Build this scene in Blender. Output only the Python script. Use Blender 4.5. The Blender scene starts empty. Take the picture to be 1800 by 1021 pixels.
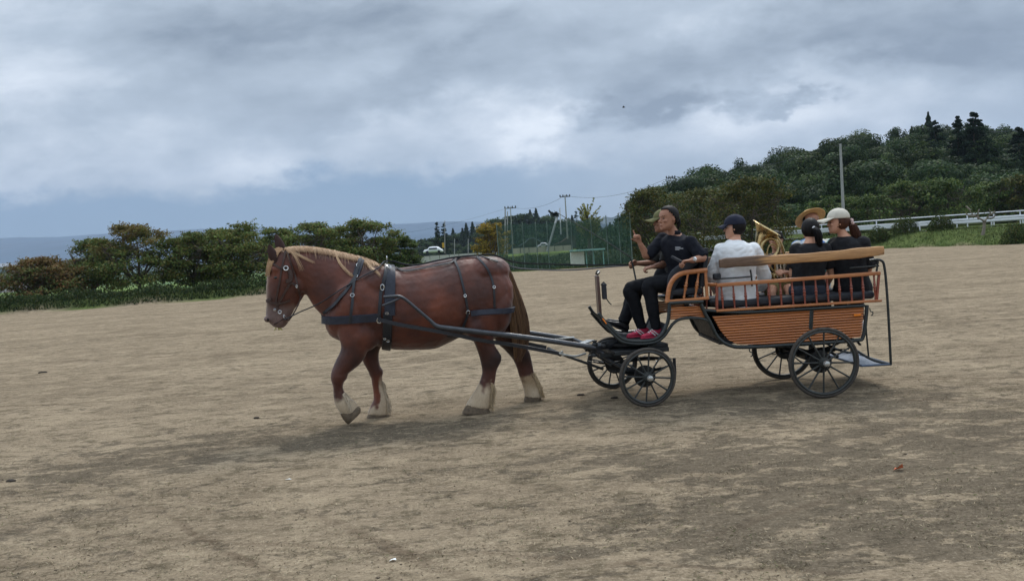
import bpy, math, random
import numpy as np
from mathutils import Vector as V, Matrix, noise
from mathutils.bvhtree import BVHTree
random.seed(7); RNG = np.random.default_rng(11)
SC = bpy.context.scene
COL = SC.collection
R_ = math.radians
# ------------------------------------------------------------ camera
CAMH = 1.75; FPX = 1400.0; PITCH = R_(2.756); ROLL = R_(3.8)
CF = V((0, math.cos(PITCH), -math.sin(PITCH)))
r0 = V((1, 0, 0)); u0 = V((0, math.sin(PITCH), math.cos(PITCH)))
CR = r0*math.cos(ROLL) - u0*math.sin(ROLL)
CU = u0*math.cos(ROLL) + r0*math.sin(ROLL)
CC = V((0, 0, CAMH))
cam = bpy.data.cameras.new('camera'); camo = bpy.data.objects.new('camera', cam); COL.objects.link(camo)
M = Matrix((CR, CU, -CF)).transposed().to_4x4(); M.translation = CC
camo.matrix_world = M
cam.sensor_width = 36; cam.lens = 36*FPX/1800; cam.clip_end = 30000; cam.clip_start = 0.1
SC.camera = camo
def ray(px, py): return CR*(px-900) + CU*(510.5-py) + CF*FPX
def at(px, py, Y):
    d = ray(px, py); return CC + d*(Y/d.y)
def ground(px, py, z=0.0):
    d = ray(px, py); return CC + d*((z-CAMH)/d.z)
# ------------------------------------------------------------ exposure
SC.view_settings.view_transform = 'Standard'; SC.view_settings.look = 'None'
SC.view_settings.gamma = 1; SC.view_settings.exposure = 0.53
SC.cycles.max_bounces = 6; SC.cycles.transparent_max_bounces = 12
SC.cycles.volume_bounces = 0
# ------------------------------------------------------------ node helper
class NT:
    def __init__(s, tree):
        s.t = tree; s.n = tree.nodes; s.l = tree.links
    def node(s, typ, **kw):
        n = s.n.new(typ)
        for k, v in kw.items():
            if hasattr(n, k): setattr(n, k, v)
        return n
    def set(s, sock, v):
        if v is None: return
        if isinstance(v, bpy.types.NodeSocket): s.l.new(v, sock)
        else:
            if hasattr(sock.default_value, '__len__') and not hasattr(v, '__len__'): v = (v,)*len(sock.default_value)
            if hasattr(sock.default_value, '__len__') and len(sock.default_value) == 4 and len(v) == 3: v = (*v, 1)
            sock.default_value = v
    def math(s, op, a, b=None, c=None, clamp=False):
        n = s.n.new('ShaderNodeMath'); n.operation = op; n.use_clamp = clamp
        s.set(n.inputs[0], a)
        if b is not None: s.set(n.inputs[1], b)
        if c is not None: s.set(n.inputs[2], c)
        return n.outputs[0]
    def mix(s, f, a, b, mode='MIX'):
        n = s.n.new('ShaderNodeMix'); n.data_type = 'RGBA'; n.blend_type = mode
        s.set(n.inputs[0], f); s.set(n.inputs[6], a); s.set(n.inputs[7], b)
        return n.outputs[2]
    def noise(s, vec, scale, detail=4, rough=0.55, dist=0.0, out=0):
        n = s.n.new('ShaderNodeTexNoise')
        if vec is not None: s.set(n.inputs['Vector'], vec)
        n.inputs['Scale'].default_value = scale; n.inputs['Detail'].default_value = detail
        n.inputs['Roughness'].default_value = rough; n.inputs['Distortion'].default_value = dist
        return n.outputs[out]
    def mapr(s, v, a, b, c=0.0, d=1.0, smooth=False):
        n = s.n.new('ShaderNodeMapRange'); n.clamp = True
        if smooth: n.interpolation_type = 'SMOOTHSTEP'
        s.set(n.inputs[0], v)
        for i, x in enumerate((a, b, c, d)): n.inputs[i+1].default_value = x
        return n.outputs[0]
    def xyz(s, vec):
        n = s.n.new('ShaderNodeSeparateXYZ'); s.set(n.inputs[0], vec); return n.outputs
    def cxyz(s, x, y, z):
        n = s.n.new('ShaderNodeCombineXYZ'); s.set(n.inputs[0], x); s.set(n.inputs[1], y); s.set(n.inputs[2], z); return n.outputs[0]
    def mapping(s, vec, scale=(1,1,1), rot=(0,0,0), loc=(0,0,0)):
        n = s.n.new('ShaderNodeMapping'); s.set(n.inputs[0], vec)
        n.inputs['Scale'].default_value = scale; n.inputs['Rotation'].default_value = rot; n.inputs['Location'].default_value = loc
        return n.outputs[0]
def lin(c):
    return tuple((x/255/12.92 if x/255 <= .04045 else ((x/255+.055)/1.055)**2.4) for x in c)
# ------------------------------------------------------------ world: overcast sky
SUN_EL, SUN_AZ = R_(52), R_(20)      # azimuth from +Y towards +X
world = bpy.data.worlds.new('World'); SC.world = world; world.use_nodes = True
w = NT(world.node_tree); w.n.clear()
geo = w.node('ShaderNodeTexCoord').outputs['Generated']
X, Y, Z = w.xyz(geo)
ya = w.math('ADD', w.math('ABSOLUTE', Y), 0.06)
u = w.math('DIVIDE', X, ya); v = w.math('DIVIDE', Z, ya)
uv = w.cxyz(u, v, 0.0)
warp = w.noise(w.mapping(uv, (3.2, 6.0, 1)), 1.0, 5, 0.55, out=1)
wx, wy, wz = w.xyz(warp)
wf = w.noise(w.mapping(uv, (14, 26, 1)), 1.0, 4, 0.6, out=1)
fx, fy, fz = w.xyz(wf)
gx_, gy_, gz_ = w.xyz(w.noise(w.mapping(uv, (45, 80, 1)), 1.0, 4, .65, out=1))
def add(*a):
    r = a[0]
    for b in a[1:]: r = w.math('ADD', r, b)
    return r
ud = add(u, w.math('MULTIPLY', w.math('SUBTRACT', wx, .5), .22), w.math('MULTIPLY', w.math('SUBTRACT', fx, .5), .11), w.math('MULTIPLY', w.math('SUBTRACT', gx_, .5), .05))
vd = add(v, w.math('MULTIPLY', w.math('SUBTRACT', wy, .5), .09), w.math('MULTIPLY', w.math('SUBTRACT', fy, .5), .06), w.math('MULTIPLY', w.math('SUBTRACT', gy_, .5), .025))
def skyuv(px, py):
    d = ray(px, py); return d.x/(abs(d.y)+.06*d.length), d.z/(abs(d.y)+.06*d.length)
def blob(px, py, rx, ry, ang, hard=0.0):
    cu, cv = skyuv(px, py); rx /= FPX; ry /= FPX; a = R_(ang)
    du = w.math('SUBTRACT', ud, cu); dv = w.math('SUBTRACT', vd, cv)
    p = w.math('DIVIDE', w.math('ADD', w.math('MULTIPLY', du, math.cos(a)), w.math('MULTIPLY', dv, math.sin(a))), rx)
    q = w.math('DIVIDE', w.math('SUBTRACT', w.math('MULTIPLY', dv, math.cos(a)), w.math('MULTIPLY', du, math.sin(a))), ry)
    d2 = w.math('ADD', w.math('MULTIPLY', p, p), w.math('MULTIPLY', q, q))
    return w.mapr(w.math('SQRT', d2), 1.45-hard*-.0, hard, 0, 1, True)
cl = w.noise(w.mapping(uv, (2.2, 6.5, 1), (0, 0, R_(14))), 1.0, 7, 0.52, 0.3)
fine = w.noise(w.mapping(uv, (7, 17, 1), (0, 0, R_(10))), 1.0, 7, 0.6, 0.2)
tone = add(w.math('MULTIPLY', w.math('SUBTRACT', cl, .5), 1.5), w.math('MULTIPLY', w.math('SUBTRACT', fine, .5), .85), .52)
BR = [(1500,150,420,60,6,.35),(1230,190,230,55,20,.0),(900,210,190,70,20,.30),(960,230,90,30,20,.32),(1590,190,330,70,3,.30),(60,90,330,95,10,.20),
      (420,140,330,70,5,.15),(700,210,330,60,16,.12),(150,290,280,55,4,.16),(600,270,300,55,12,.22),(860,290,220,60,14,.26),(830,40,150,60,10,.22),(1330,60,220,40,4,.10)]
DK = [(520,50,430,75,0,.34),(1190,172,150,42,6,.52),(1320,186,130,24,-4,.42),(1100,200,150,20,5,.25),(1230,95,300,48,8,.36),(1700,60,330,110,6,.36),(880,110,330,70,25,.20),
      (250,200,420,50,6,.16),(420,250,360,50,18,.20),(680,170,260,40,28,.20),(1010,100,180,60,0,.14),(1650,95,280,50,-5,.16),(1410,192,60,14,10,.34)]
for b in BR: tone = w.math('ADD', tone, w.math('MULTIPLY', blob(*b[:5]), b[5]*.8))
for b in DK: tone = w.math('SUBTRACT', tone, w.math('MULTIPLY', blob(*b[:5], hard=.1), b[5]*.95))
ramp = w.node('ShaderNodeValToRGB'); w.set(ramp.inputs[0], tone)
e = ramp.color_ramp.elements
e[0].position = 0.0; e[0].color = (*lin((106,117,129)), 1)
e[1].position = 1.0; e[1].color = (*lin((224,229,234)), 1)
for p, c in ((.28,(137,148,159)),(.50,(156,167,178)),(.74,(188,196,205))):
    x = ramp.color_ramp.elements.new(p); x.color = (*lin(c), 1)
col = ramp.outputs[0]
# cooler cloud towards the left, brighter overcast overhead, blue rain haze low on the left
low = w.math('MULTIPLY', w.mapr(vd, .120, .088, 0, 1, True), w.mapr(u, .30, -.12, 0, 1, True))
col = w.mix(w.math('MULTIPLY', low, .93), col, lin((86,121,151)))
lowr = w.mapr(v, .20, .02, 0, .30, True)
col = w.mix(lowr, col, lin((138,158,177)))
up = w.mapr(v, .45, 1.6, 1.0, 2.2)
upn = w.n.new('ShaderNodeMix'); upn.data_type = 'RGBA'; upn.blend_type = 'MULTIPLY'; upn.inputs[0].default_value = 1
w.set(upn.inputs[6], col); w.set(upn.inputs[7], w.cxyz(up, up, up)); col = upn.outputs[2]
sky = w.node('ShaderNodeTexSky', sky_type='NISHITA', sun_disc=False)
sky.sun_elevation = SUN_EL; sky.sun_rotation = SUN_AZ; sky.altitude = 200; sky.dust_density = 2
bg1 = w.node('ShaderNodeBackground'); w.set(bg1.inputs[0], sky.outputs[0]); bg1.inputs[1].default_value = .08
bg2 = w.node('ShaderNodeBackground'); w.set(bg2.inputs[0], col); bg2.inputs[1].default_value = 1.14
mx = w.node('ShaderNodeMixShader'); mx.inputs[0].default_value = .95
w.l.new(bg1.outputs[0], mx.inputs[1]); w.l.new(bg2.outputs[0], mx.inputs[2])
wo = w.node('ShaderNodeOutputWorld'); w.l.new(mx.outputs[0], wo.inputs[0])
# ------------------------------------------------------------ sun behind thin cloud
sl = bpy.data.lights.new('sun', 'SUN'); sl.energy = 1.4; sl.angle = R_(17); sl.color = (1, .96, .90)
so = bpy.data.objects.new('sun', sl); COL.objects.link(so)
sd = V((math.sin(SUN_AZ)*math.cos(SUN_EL), math.cos(SUN_AZ)*math.cos(SUN_EL), math.sin(SUN_EL)))
so.rotation_euler = sd.to_track_quat('Z', 'Y').to_euler(); so.location = sd*50
# ------------------------------------------------------------ materials
MATS = {}
def mat(name, color, rough=.7, metal=0.0, var=.15, vscale=8, bump=0.0, bscale=40, spec=.4, color2=None, sheen=0, attr=None, coat=0, stretch=(1,1,1), aniso=None):
    if name in MATS: return MATS[name]
    m = bpy.data.materials.new(name); m.use_nodes = True; MATS[name] = m
    t = NT(m.node_tree); b = t.n['Principled BSDF']
    co = t.mapping(t.node('ShaderNodeTexCoord').outputs['Object'], stretch)
    n1 = t.noise(co, vscale, 5, .6)
    c = lin(color)
    c2 = lin(color2) if color2 else tuple(x*(1-var) for x in c)
    c1 = c if color2 else tuple(min(1, x*(1+var)) for x in c)
    out = t.mix(t.mapr(n1, .32, .68), c1, c2)
    if attr:
        a = t.node('ShaderNodeAttribute'); a.attribute_name = attr
        out = t.mix(t.mapr(n1, .2, .8, .0, var), a.outputs['Color'], tuple(x*.35 for x in c))
    t.set(b.inputs['Base Color'], out)
    b.inputs['Roughness'].default_value = rough; b.inputs['Metallic'].default_value = metal
    b.inputs['Specular IOR Level'].default_value = spec
    if sheen: b.inputs['Sheen Weight'].default_value = sheen
    if coat: b.inputs['Coat Weight'].default_value = coat
    t.set(b.inputs['Roughness'], t.mapr(t.noise(co, vscale*2.3, 3, .5), .3, .7, max(.03, rough-.10), min(1, rough+.10)))
    if bump:
        bn = t.node('ShaderNodeBump'); bn.inputs['Strength'].default_value = bump; bn.inputs['Distance'].default_value = .01
        t.set(bn.inputs['Height'], t.noise(co, bscale, 5, .6)); t.l.new(bn.outputs[0], b.inputs['Normal'])
    return m
def leafmat(name, tint=(1,1,1)):
    if name in MATS: return MATS[name]
    m = bpy.data.materials.new(name); m.use_nodes = True; MATS[name] = m
    t = NT(m.node_tree); b = t.n['Principled BSDF']
    a = t.node('ShaderNodeAttribute'); a.attribute_name = 'Col'
    co = t.node('ShaderNodeTexCoord').outputs['Object']
    n = t.noise(co, .7, 4, .6)
    c = t.mix(t.mapr(n, .3, .7, 0, .35), a.outputs['Color'], tuple(x*.055 for x in (.5,.8,.25)))
    t.set(b.inputs['Base Color'], c)
    b.inputs['Roughness'].default_value = .62; b.inputs['Specular IOR Level'].default_value = .10
    tr = t.node('ShaderNodeBsdfTranslucent'); t.set(tr.inputs[0], c)
    mxs = t.node('ShaderNodeMixShader'); mxs.inputs[0].default_value = .25
    t.l.new(b.outputs[0], mxs.inputs[1]); t.l.new(tr.outputs[0], mxs.inputs[2])
    t.l.new(mxs.outputs[0], t.n['Material Output'].inputs[0])
    return m
# ------------------------------------------------------------ mesh builder
def catmull(P, k):
    """P: list of tuples of vectors/floats -> interpolated"""
    n = len(P); out = []
    for i in range(n-1):
        p0, p1, p2, p3 = P[max(i-1,0)], P[i], P[i+1], P[min(i+2,n-1)]
        for j in range(k):
            t = j/k; row = []
            for a, b, c, d in zip(p0, p1, p2, p3):
                row.append((b*2 + (c-a)*t + (a*2-b*5+c*4-d)*(t*t) + (b*3-a-c*3+d)*(t*t*t))*.5)
            out.append(tuple(row))
    out.append(tuple(P[-1])); return out
class MB:
    def __init__(s): s.v = []; s.f = []
    def add(s, vs, fs):
        o = len(s.v); s.v += [tuple(x) for x in vs]; s.f += [tuple(i+o for i in f) for f in fs]
    def loft(s, secs, n=20, k=4, cap=True, p=1.0):
        if k > 1: secs = catmull(secs, k)
        vs = []; fs = []
        for c, a, b in secs:
            for i in range(n):
                t = 2*math.pi*i/n; x = math.cos(t); y = math.sin(t)
                if p != 1: x = math.copysign(abs(x)**p, x); y = math.copysign(abs(y)**p, y)
                vs.append(c + a*x + b*y)
        m = len(secs)
        for j in range(m-1):
            for i in range(n):
                fs.append((j*n+i, j*n+(i+1)%n, (j+1)*n+(i+1)%n, (j+1)*n+i))
        if cap:
            for j, rev in ((0, True), (m-1, False)):
                ci = len(vs); vs.append(secs[j][0])
                for i in range(n):
                    q = (j*n+i, j*n+(i+1)%n, ci); fs.append(q[::-1] if rev else q)
        s.add(vs, fs); return s
    def tube(s, pts, r, n=8, k=1, flat=1.0, up=None):
        pts = [V(p) for p in pts]
        rr = list(r) if hasattr(r, '__len__') else [r]*len(pts)
        if k > 1:
            q = catmull([(p, x) for p, x in zip(pts, rr)], k); pts = [a[0] for a in q]; rr = [a[1] for a in q]
        secs = []; prev = None
        for i, p in enumerate(pts):
            d = (pts[min(i+1, len(pts)-1)] - pts[max(i-1, 0)])
            if d.length < 1e-9: d = V((0,0,1))
            d.normalize()
            if prev is None:
                ref = V(up) if up else (V((0,0,1)) if abs(d.z) < .9 else V((0,1,0)))
                a = d.cross(ref).normalized()
            else:
                a = (prev - d*prev.dot(d)).normalized()
            prev = a; b = d.cross(a)
            secs.append((p, a*rr[i], b*(rr[i]*flat)))
        return s.loft(secs, n, 1)
    def ell(s, c, a, b, d, n=16, m=10):
        """ellipsoid with axis vectors a,b,d"""
        vs = []; fs = []
        for j in range(m+1):
            ph = math.pi*j/m
            for i in range(n):
                t = 2*math.pi*i/n
                vs.append(V(c) + V(a)*(math.sin(ph)*math.cos(t)) + V(b)*(math.sin(ph)*math.sin(t)) + V(d)*math.cos(ph))
        for j in range(m):
            for i in range(n):
                fs.append((j*n+i, (j+1)*n+i, (j+1)*n+(i+1)%n, j*n+(i+1)%n))
        s.add(vs, fs); return s
    def ball(s, c, r, n=12, m=8):
        return s.ell(c, V((r,0,0)), V((0,r,0)), V((0,0,r)), n, m)
    def box(s, c, sx, sy, sz, ax=None):
        c = V(c); ax = ax or (V((1,0,0)), V((0,1,0)), V((0,0,1)))
        vs = [c + ax[0]*(sx*i/2) + ax[1]*(sy*j/2) + ax[2]*(sz*k/2) for i in (-1,1) for j in (-1,1) for k in (-1,1)]
        s.add(vs, [(0,1,3,2),(4,6,7,5),(0,4,5,1),(2,3,7,6),(0,2,6,4),(1,5,7,3)]); return s
    def bar(s, p, q, w, h, up=(0,0,1)):
        p = V(p); q = V(q); d = q-p; L = d.length; d.normalize(); u_ = V(up); a = d.cross(u_).normalized(); b = a.cross(d)
        return s.box((p+q)/2, L, w, h, (d, a, b))
    def lathe(s, p, q, prof, n=16):
        """prof: list of (t along p->q, radius)"""
        p = V(p); q = V(q); d = (q-p); a = d.normalized().cross(V((0,0,1)) if abs(d.normalized().z) < .9 else V((0,1,0))).normalized(); b = d.normalized().cross(a)
        return s.loft([(p+d*t, a*r, b*r) for t, r in prof], n, 1)
    def prism(s, poly, dvec):
        poly = [V(x) for x in poly]; n = len(poly); dvec = V(dvec)
        vs = poly + [x+dvec for x in poly]
        fs = [tuple(range(n))[::-1], tuple(range(n, 2*n))] + [(i, (i+1)%n, n+(i+1)%n, n+i) for i in range(n)]
        s.add(vs, fs); return s
    def mirrorY(s, yc):
        o = len(s.v); s.v += [(x, 2*yc-y, z) for x, y, z in s.v]; s.f += [tuple(i+o for i in f)[::-1] for f in list(s.f)]; return s
def mk_mesh(name, verts, faces, smooth=True):
    me = bpy.data.meshes.new(name); me.from_pydata([tuple(x) for x in verts], [], faces); me.update()
    if smooth: me.shade_smooth()
    return me
def remesh(mb, vox, smooth=4, fac=.5):
    me = mk_mesh('tmp', mb.v, mb.f); o = bpy.data.objects.new('tmp', me); COL.objects.link(o)
    r = o.modifiers.new('r', 'REMESH'); r.mode = 'VOXEL'; r.voxel_size = vox; r.use_smooth_shade = True
    if smooth:
        sm = o.modifiers.new('s', 'SMOOTH'); sm.factor = fac; sm.iterations = smooth
    dg = bpy.context.evaluated_depsgraph_get(); ev = o.evaluated_get(dg)
    out = bpy.data.meshes.new_from_object(ev)
    bpy.data.objects.remove(o); bpy.data.meshes.remove(me)
    return out
def tag(o, label=None, cat=None, group=None, kind=None):
    if label: o['label'] = label
    if cat: o['category'] = cat
    if group: o['group'] = group
    if kind: o['kind'] = kind
    return o
def empty(name, loc, label, cat, group=None):
    o = bpy.data.objects.new(name, None); COL.objects.link(o); o.location = loc; o.empty_display_size = .2
    return tag(o, label, cat, group)
def obj(name, mb, material, parent=None, smooth=True, bevel=0, label=None, me=None, auto=True):
    if me is None: me = mk_mesh(name, mb.v, mb.f, smooth)
    if me.materials: me.materials.clear()
    me.name = name; me.materials.append(material)
    o = bpy.data.objects.new(name, me); COL.objects.link(o)
    if parent is not None:
        loc = V((0,0,0)); p = parent
        while p is not None: loc += V(p.location); p = p.parent
        me.transform(Matrix.Translation(-loc)); o.parent = parent
    if smooth and auto:
        try: me.set_sharp_from_angle(angle=R_(40))
        except Exception: pass
    if bevel:
        b = o.modifiers.new('b', 'BEVEL'); b.width = bevel; b.segments = 2; b.limit_method = 'ANGLE'
    if label: o['label'] = label
    return o
def setcol(me, cols, name='Col'):
    a = me.attributes.new(name, 'FLOAT_COLOR', 'POINT')
    c = np.ones((len(me.vertices), 4), np.float32); c[:, :3] = cols; a.data.foreach_set('color', c.ravel())
def copy_tree(root, loc, rz=0, scale=None, label=None):
    c = root.copy(); COL.objects.link(c); c.location = loc; c.rotation_euler = (0, 0, rz)
    if scale: c.scale = scale
    if label: c['label'] = label
    for ch in root.children:
        d = ch.copy(); COL.objects.link(d); d.parent = c
        for g in ch.children:
            h = g.copy(); COL.objects.link(h); h.parent = d
    return c
def leaves(centers, size, cols, upbias=.5, aspect=.6, rng=RNG, dirs=None, out=None, outk=1.6):
    """numpy leaf quads -> mesh with Col"""
    N = len(centers); c = np.asarray(centers, float)
    nrm = rng.normal(size=(N, 3)); nrm[:, 2] = np.abs(nrm[:, 2]) + upbias
    if out is not None: nrm = rng.normal(size=(N, 3))*.55 + out*outk + np.array((0,0,.35))
    nrm /= np.linalg.norm(nrm, axis=1)[:, None]
    t = rng.normal(size=(N, 3)) if dirs is None else dirs
    t = t - nrm*np.sum(t*nrm, 1)[:, None]; t /= np.linalg.norm(t, axis=1)[:, None]+1e-9
    b = np.cross(nrm, t); s = (np.asarray(size)*rng.uniform(.65, 1.35, N))[:, None]
    vs = np.stack([c - t*s*.5, c + b*s*aspect*.5 + nrm*s*.06, c + t*s*.5, c - b*s*aspect*.5 + nrm*s*.06], 1).reshape(-1, 3)
    me = bpy.data.meshes.new('leaves')
    me.vertices.add(4*N); me.vertices.foreach_set('co', vs.astype(np.float32).ravel())
    me.loops.add(4*N); me.loops.foreach_set('vertex_index', np.arange(4*N, dtype=np.int32))
    me.polygons.add(N); me.polygons.foreach_set('loop_start', np.arange(0, 4*N, 4, dtype=np.int32)); 
    me.update(calc_edges=True); me.validate()
    setcol(me, np.repeat(np.asarray(cols, np.float32), 4, 0))
    return me
def fbm(x, y, z=0): return noise.fractal(V((x, y, z)), 1.0, 2.0, 4)
# ============================================================ TERRAIN
EDGE = sorted([(ground(*p).x, ground(*p).y) for p in ((0,553),(230,538),(450,521),(700,499),(900,478),(1080,468),(1300,452),(1560,437),(1800,429))])
ex = [-60, -45] + [a[0] for a in EDGE] + [60, 120]; ey = [47, 48.5] + [a[1] for a in EDGE] + [46, 40]
def yedge(x): return np.interp(x, ex, ey)
AZ = [(p-900)/1400 for p in (1000, 1060, 1090,1180,1250,1320,1400,1480,1560,1620,1700,1800,1950,2300)]
HH = [0, 0.0, 2.2, 8.5, 10, 11.5, 12.5, 16, 17.5, 18.5, 16.5, 15.5, 20, 22]
def sstep(a, b, x):
    t = np.clip((x-a)/(b-a), 0, 1); return t*t*(3-2*t)
def zt(x, y):
    x = np.asarray(x, float); y = np.asarray(y, float)
    d = y - yedge(x); z = np.zeros_like(d)
    left = sstep(-1, -9, x); right = sstep(14, 30, x)
    # berm and drop on the left
    z = z + left*.55*sstep(0, 1.5, d)*sstep(6.5, 3.0, d)
    az0 = x/np.maximum(y, 1); vil = sstep(-.20, -.11, az0)
    z = z - (1-right)*(1-vil)*(2.6*sstep(9, 45, d) + 3*sstep(60, 300, d)) + (1-right)*vil*(1.3*sstep(25, 70, d) - .4*sstep(1, 6, d))
    # bank and road on the right
    z = z + right*1.2*sstep(1.5, 11, d)
    az = x/np.maximum(y, 1)
    hh = np.interp(az, AZ, HH)
    z = z + hh*sstep(92, 205, y)*(y > 92) + (y > 205)*hh*0
    # far plain rising to foothills
    z = z + np.where(y > 1200, (y-1200)*.018*sstep(.3, -.1, az), 0)
    return z
def axis(dense0, dense1, step, lo, hi, g=1.16):
    a = list(np.arange(dense0, dense1, step)); s = step; x = dense1
    while x < hi: a.append(x); s *= g; x += s
    a.append(hi); s = step; x = dense0; pre = []
    while x > lo: s *= g; x -= s; pre.append(max(x, lo))
    return np.array(pre[::-1] + a)
gx = np.unique(np.concatenate([axis(-9, 9, .10, -5200, 5200, 1.13), np.arange(-45, 62, 1.2)]))
gy = np.unique(np.concatenate([axis(3, 14, .10, -60, 7200, 1.11), np.arange(40, 100, .8)]))
GX, GY = np.meshgrid(gx, gy); GZ = zt(GX, GY)
nn = np.array([fbm(a*1.7, b*1.7) *.5 + .5*fbm(a*6, b*6, 3) if (abs(a) < 12 and b < 22) else 0 for a, b in zip(GX.ravel(), GY.ravel())]).reshape(GX.shape)
GZ = GZ + nn*.012
nv = GX.size; W = len(gx)
me = bpy.data.meshes.new('ground'); me.vertices.add(nv)
me.vertices.foreach_set('co', np.stack([GX, GY, GZ], -1).astype(np.float32).ravel())
idx = np.arange(nv).reshape(GX.shape)
q = np.stack([idx[:-1,:-1], idx[:-1,1:], idx[1:,1:], idx[1:,:-1]], -1).reshape(-1, 4)
me.loops.add(q.size); me.loops.foreach_set('vertex_index', q.astype(np.int32).ravel())
me.polygons.add(len(q)); me.polygons.foreach_set('loop_start', np.arange(0, q.size, 4, dtype=np.int32))
me.update(calc_edges=True); me.shade_smooth()
# attribute: R = grass, G = damp, B = far plain
D = GY - yedge(GX)
grass = sstep(-.5, 1.0, D + .8*np.sin(GX*.9))
far = sstep(60, 160, D)*(GX/np.maximum(GY,1) < .35)
damp = np.zeros_like(GX)
def dblob(px, py, rx, ry, a, ang=0):
    global damp
    p = ground(px, py); ca, sa = math.cos(R_(ang)), math.sin(R_(ang)); dx = GX-p.x; dy = GY-p.y
    e1 = (dx*ca+dy*sa)/rx; e2 = (dy*ca-dx*sa)/ry
    damp = damp + a*np.exp(-(e1**2+e2**2))
for b in ((660,765,.9,.6,.8),(400,780,1.2,.9,.8),(120,830,1.0,.8,.8),(60,920,.6,.6,.5),(850,745,1.2,.6,.6),(1270,712,1.5,.5,1.0),(1450,705,1.0,.4,.9),(1130,810,1.1,.8,.5),(1700,740,1.8,1.2,.8),
          (1500,870,1.2,.9,.75),(1700,930,.9,.6,.7),(1350,960,.9,.4,.7),(1180,900,.8,.4,.45),(1750,820,1.2,.8,.7),(1250,800,1.6,.5,.45),(950,640,3,1.5,.2),(150,600,2.5,1.5,.35),(1700,560,4,2,.25),(640,900,.7,.3,.3),(1000,980,.7,.3,.35)):
    dblob(*b)
cols = np.stack([grass, np.clip(damp, 0, 1), far], -1).reshape(-1, 3)
setcol(me, cols, 'Msk')
gm = bpy.data.materials.new('ground'); gm.use_nodes = True; t = NT(gm.node_tree); bs = t.n['Principled BSDF']
co = t.node('ShaderNodeTexCoord').outputs['Object']
at_ = t.node('ShaderNodeAttribute'); at_.attribute_name = 'Msk'
mr, mg, mb_ = t.xyz(at_.outputs['Color'])
st = t.mapping(co, (.7, 1.3, 1), (0, 0, R_(-8)))
n_big = t.noise(t.mapping(co, (.5, .9, 1)), .55, 5, .6, .4)
n_mid = t.noise(st, 2.4, 6, .65, .6)
n_str = t.noise(t.mapping(co, (2.0, 9, 1), (0, 0, R_(-6))), 1.6, 7, .72, .5)
n_fin = t.noise(co, 55, 4, .75)
n_med = t.noise(t.mapping(co, (1, 1.7, 1)), 15, 5, .7)
sand = t.mix(t.mapr(n_big, .36, .62), lin((153,137,115)), lin((121,107,89)))
sand = t.mix(t.mapr(n_mid, .45, .62, 0, .75), sand, lin((150,134,112)))
sand = t.mix(t.mapr(n_str, .50, .66, 0, .2), sand, lin((104,93,76)))
sand = t.mix(t.mapr(t.noise(t.mapping(co, (1.0, 1.8, 1), (0,0,R_(5))), 3.5, 8, .74, .6), .50, .60, 0, .75), sand, lin((88,79,63)))
sand = t.mix(t.mapr(t.noise(t.mapping(co, (1.0, 1.5, 1), (0,0,R_(25)), (9,4,0)), 1.3, 7, .68, .5), .50, .66, 0, .6), sand, lin((170,153,128)))
sand = t.mix(t.mapr(n_med, .50, .72, 0, .55), sand, lin((92,80,66)))
sand = t.mix(t.mapr(n_med, .46, .30, 0, .45), sand, lin((190,173,148)))
sand = t.mix(t.mapr(n_fin, .52, .75, 0, .7), sand, lin((78,68,57)))
sand = t.mix(t.mapr(n_fin, .44, .25, 0, .6), sand, lin((206,190,166)))
mot = t.noise(t.mapping(co, (.8, 1.5, 1), (0,0,R_(8)), (3,1,0)), 2.6, 9, .70, .5)
mot2 = t.noise(t.mapping(co, (1.0, 1.5, 1), (0,0,R_(-20)), (7,2,0)), 9.0, 7, .72, .4)
msum = t.math('ADD', t.math('MULTIPLY', mot, .62), t.math('MULTIPLY', mot2, .38))
cov = t.math('MULTIPLY', t.math('MINIMUM', mg, 1.0), .112)
dm = t.mapr(t.math('ADD', msum, cov), .545, .60, 0, 1, True)
dsoil = t.mix(t.mapr(n_med, .35, .65), lin((92,83,71)), lin((64,58,50)))
dsoil = t.mix(t.mapr(n_fin, .46, .30, 0, .6), dsoil, lin((150,139,122)))
sand = t.mix(t.math('MULTIPLY', dm, .66), sand, dsoil)
# wheel ruts crossing the foreground
gxyz = t.xyz(co)
wob = t.math('MULTIPLY', t.math('SUBTRACT', t.noise(co, 1.2, 3), .5), .18)
for (p1, p2, wd, am) in (((250,880),(560,1060),.05,.5),((450,860),(800,1010),.07,.40),((300,700),(1500,640),.08,.3),((1000,1020),(1800,770),.05,.25),((1520,706),(1800,700),.05,.5),((1440,668),(1800,664),.06,.4),((0,640),(900,600),.12,.3),((900,560),(1800,520),.2,.25),((560,960),(1500,1010),.04,.3)):
    a = ground(*p1); b = ground(*p2); d = (b-a).normalized(); nx, ny = -d.y, d.x
    dist = t.math('ABSOLUTE', t.math('ADD', t.math('SUBTRACT', t.math('ADD', t.math('MULTIPLY', gxyz[0], nx), t.math('MULTIPLY', gxyz[1], ny)), a.x*nx+a.y*ny), wob))
    k = t.math('MULTIPLY', t.math('MULTIPLY', t.mapr(dist, wd, wd*.25, 0, am, True), t.mapr(n_mid, .36, .52)), t.mapr(gxyz[1], 6.2, 5.2) if p1[1] > 840 else (t.mapr(gxyz[0], a.x-.3, a.x+.5) if p1[0] > 1400 else 1.0))
    sand = t.mix(k, sand, lin((88,73,60)))
gr = t.mix(t.mapr(t.noise(co, .8, 5), .35, .65), lin((72,86,46)), lin((98,108,64)))
gr = t.mix(t.mapr(t.noise(co, 9, 4), .45, .7, 0, .6), gr, lin((52,64,34)))
vor = t.node('ShaderNodeTexVoronoi'); t.set(vor.inputs['Vector'], t.mapping(co, (.012, .004, 1))); vor.inputs['Scale'].default_value = 1
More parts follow.
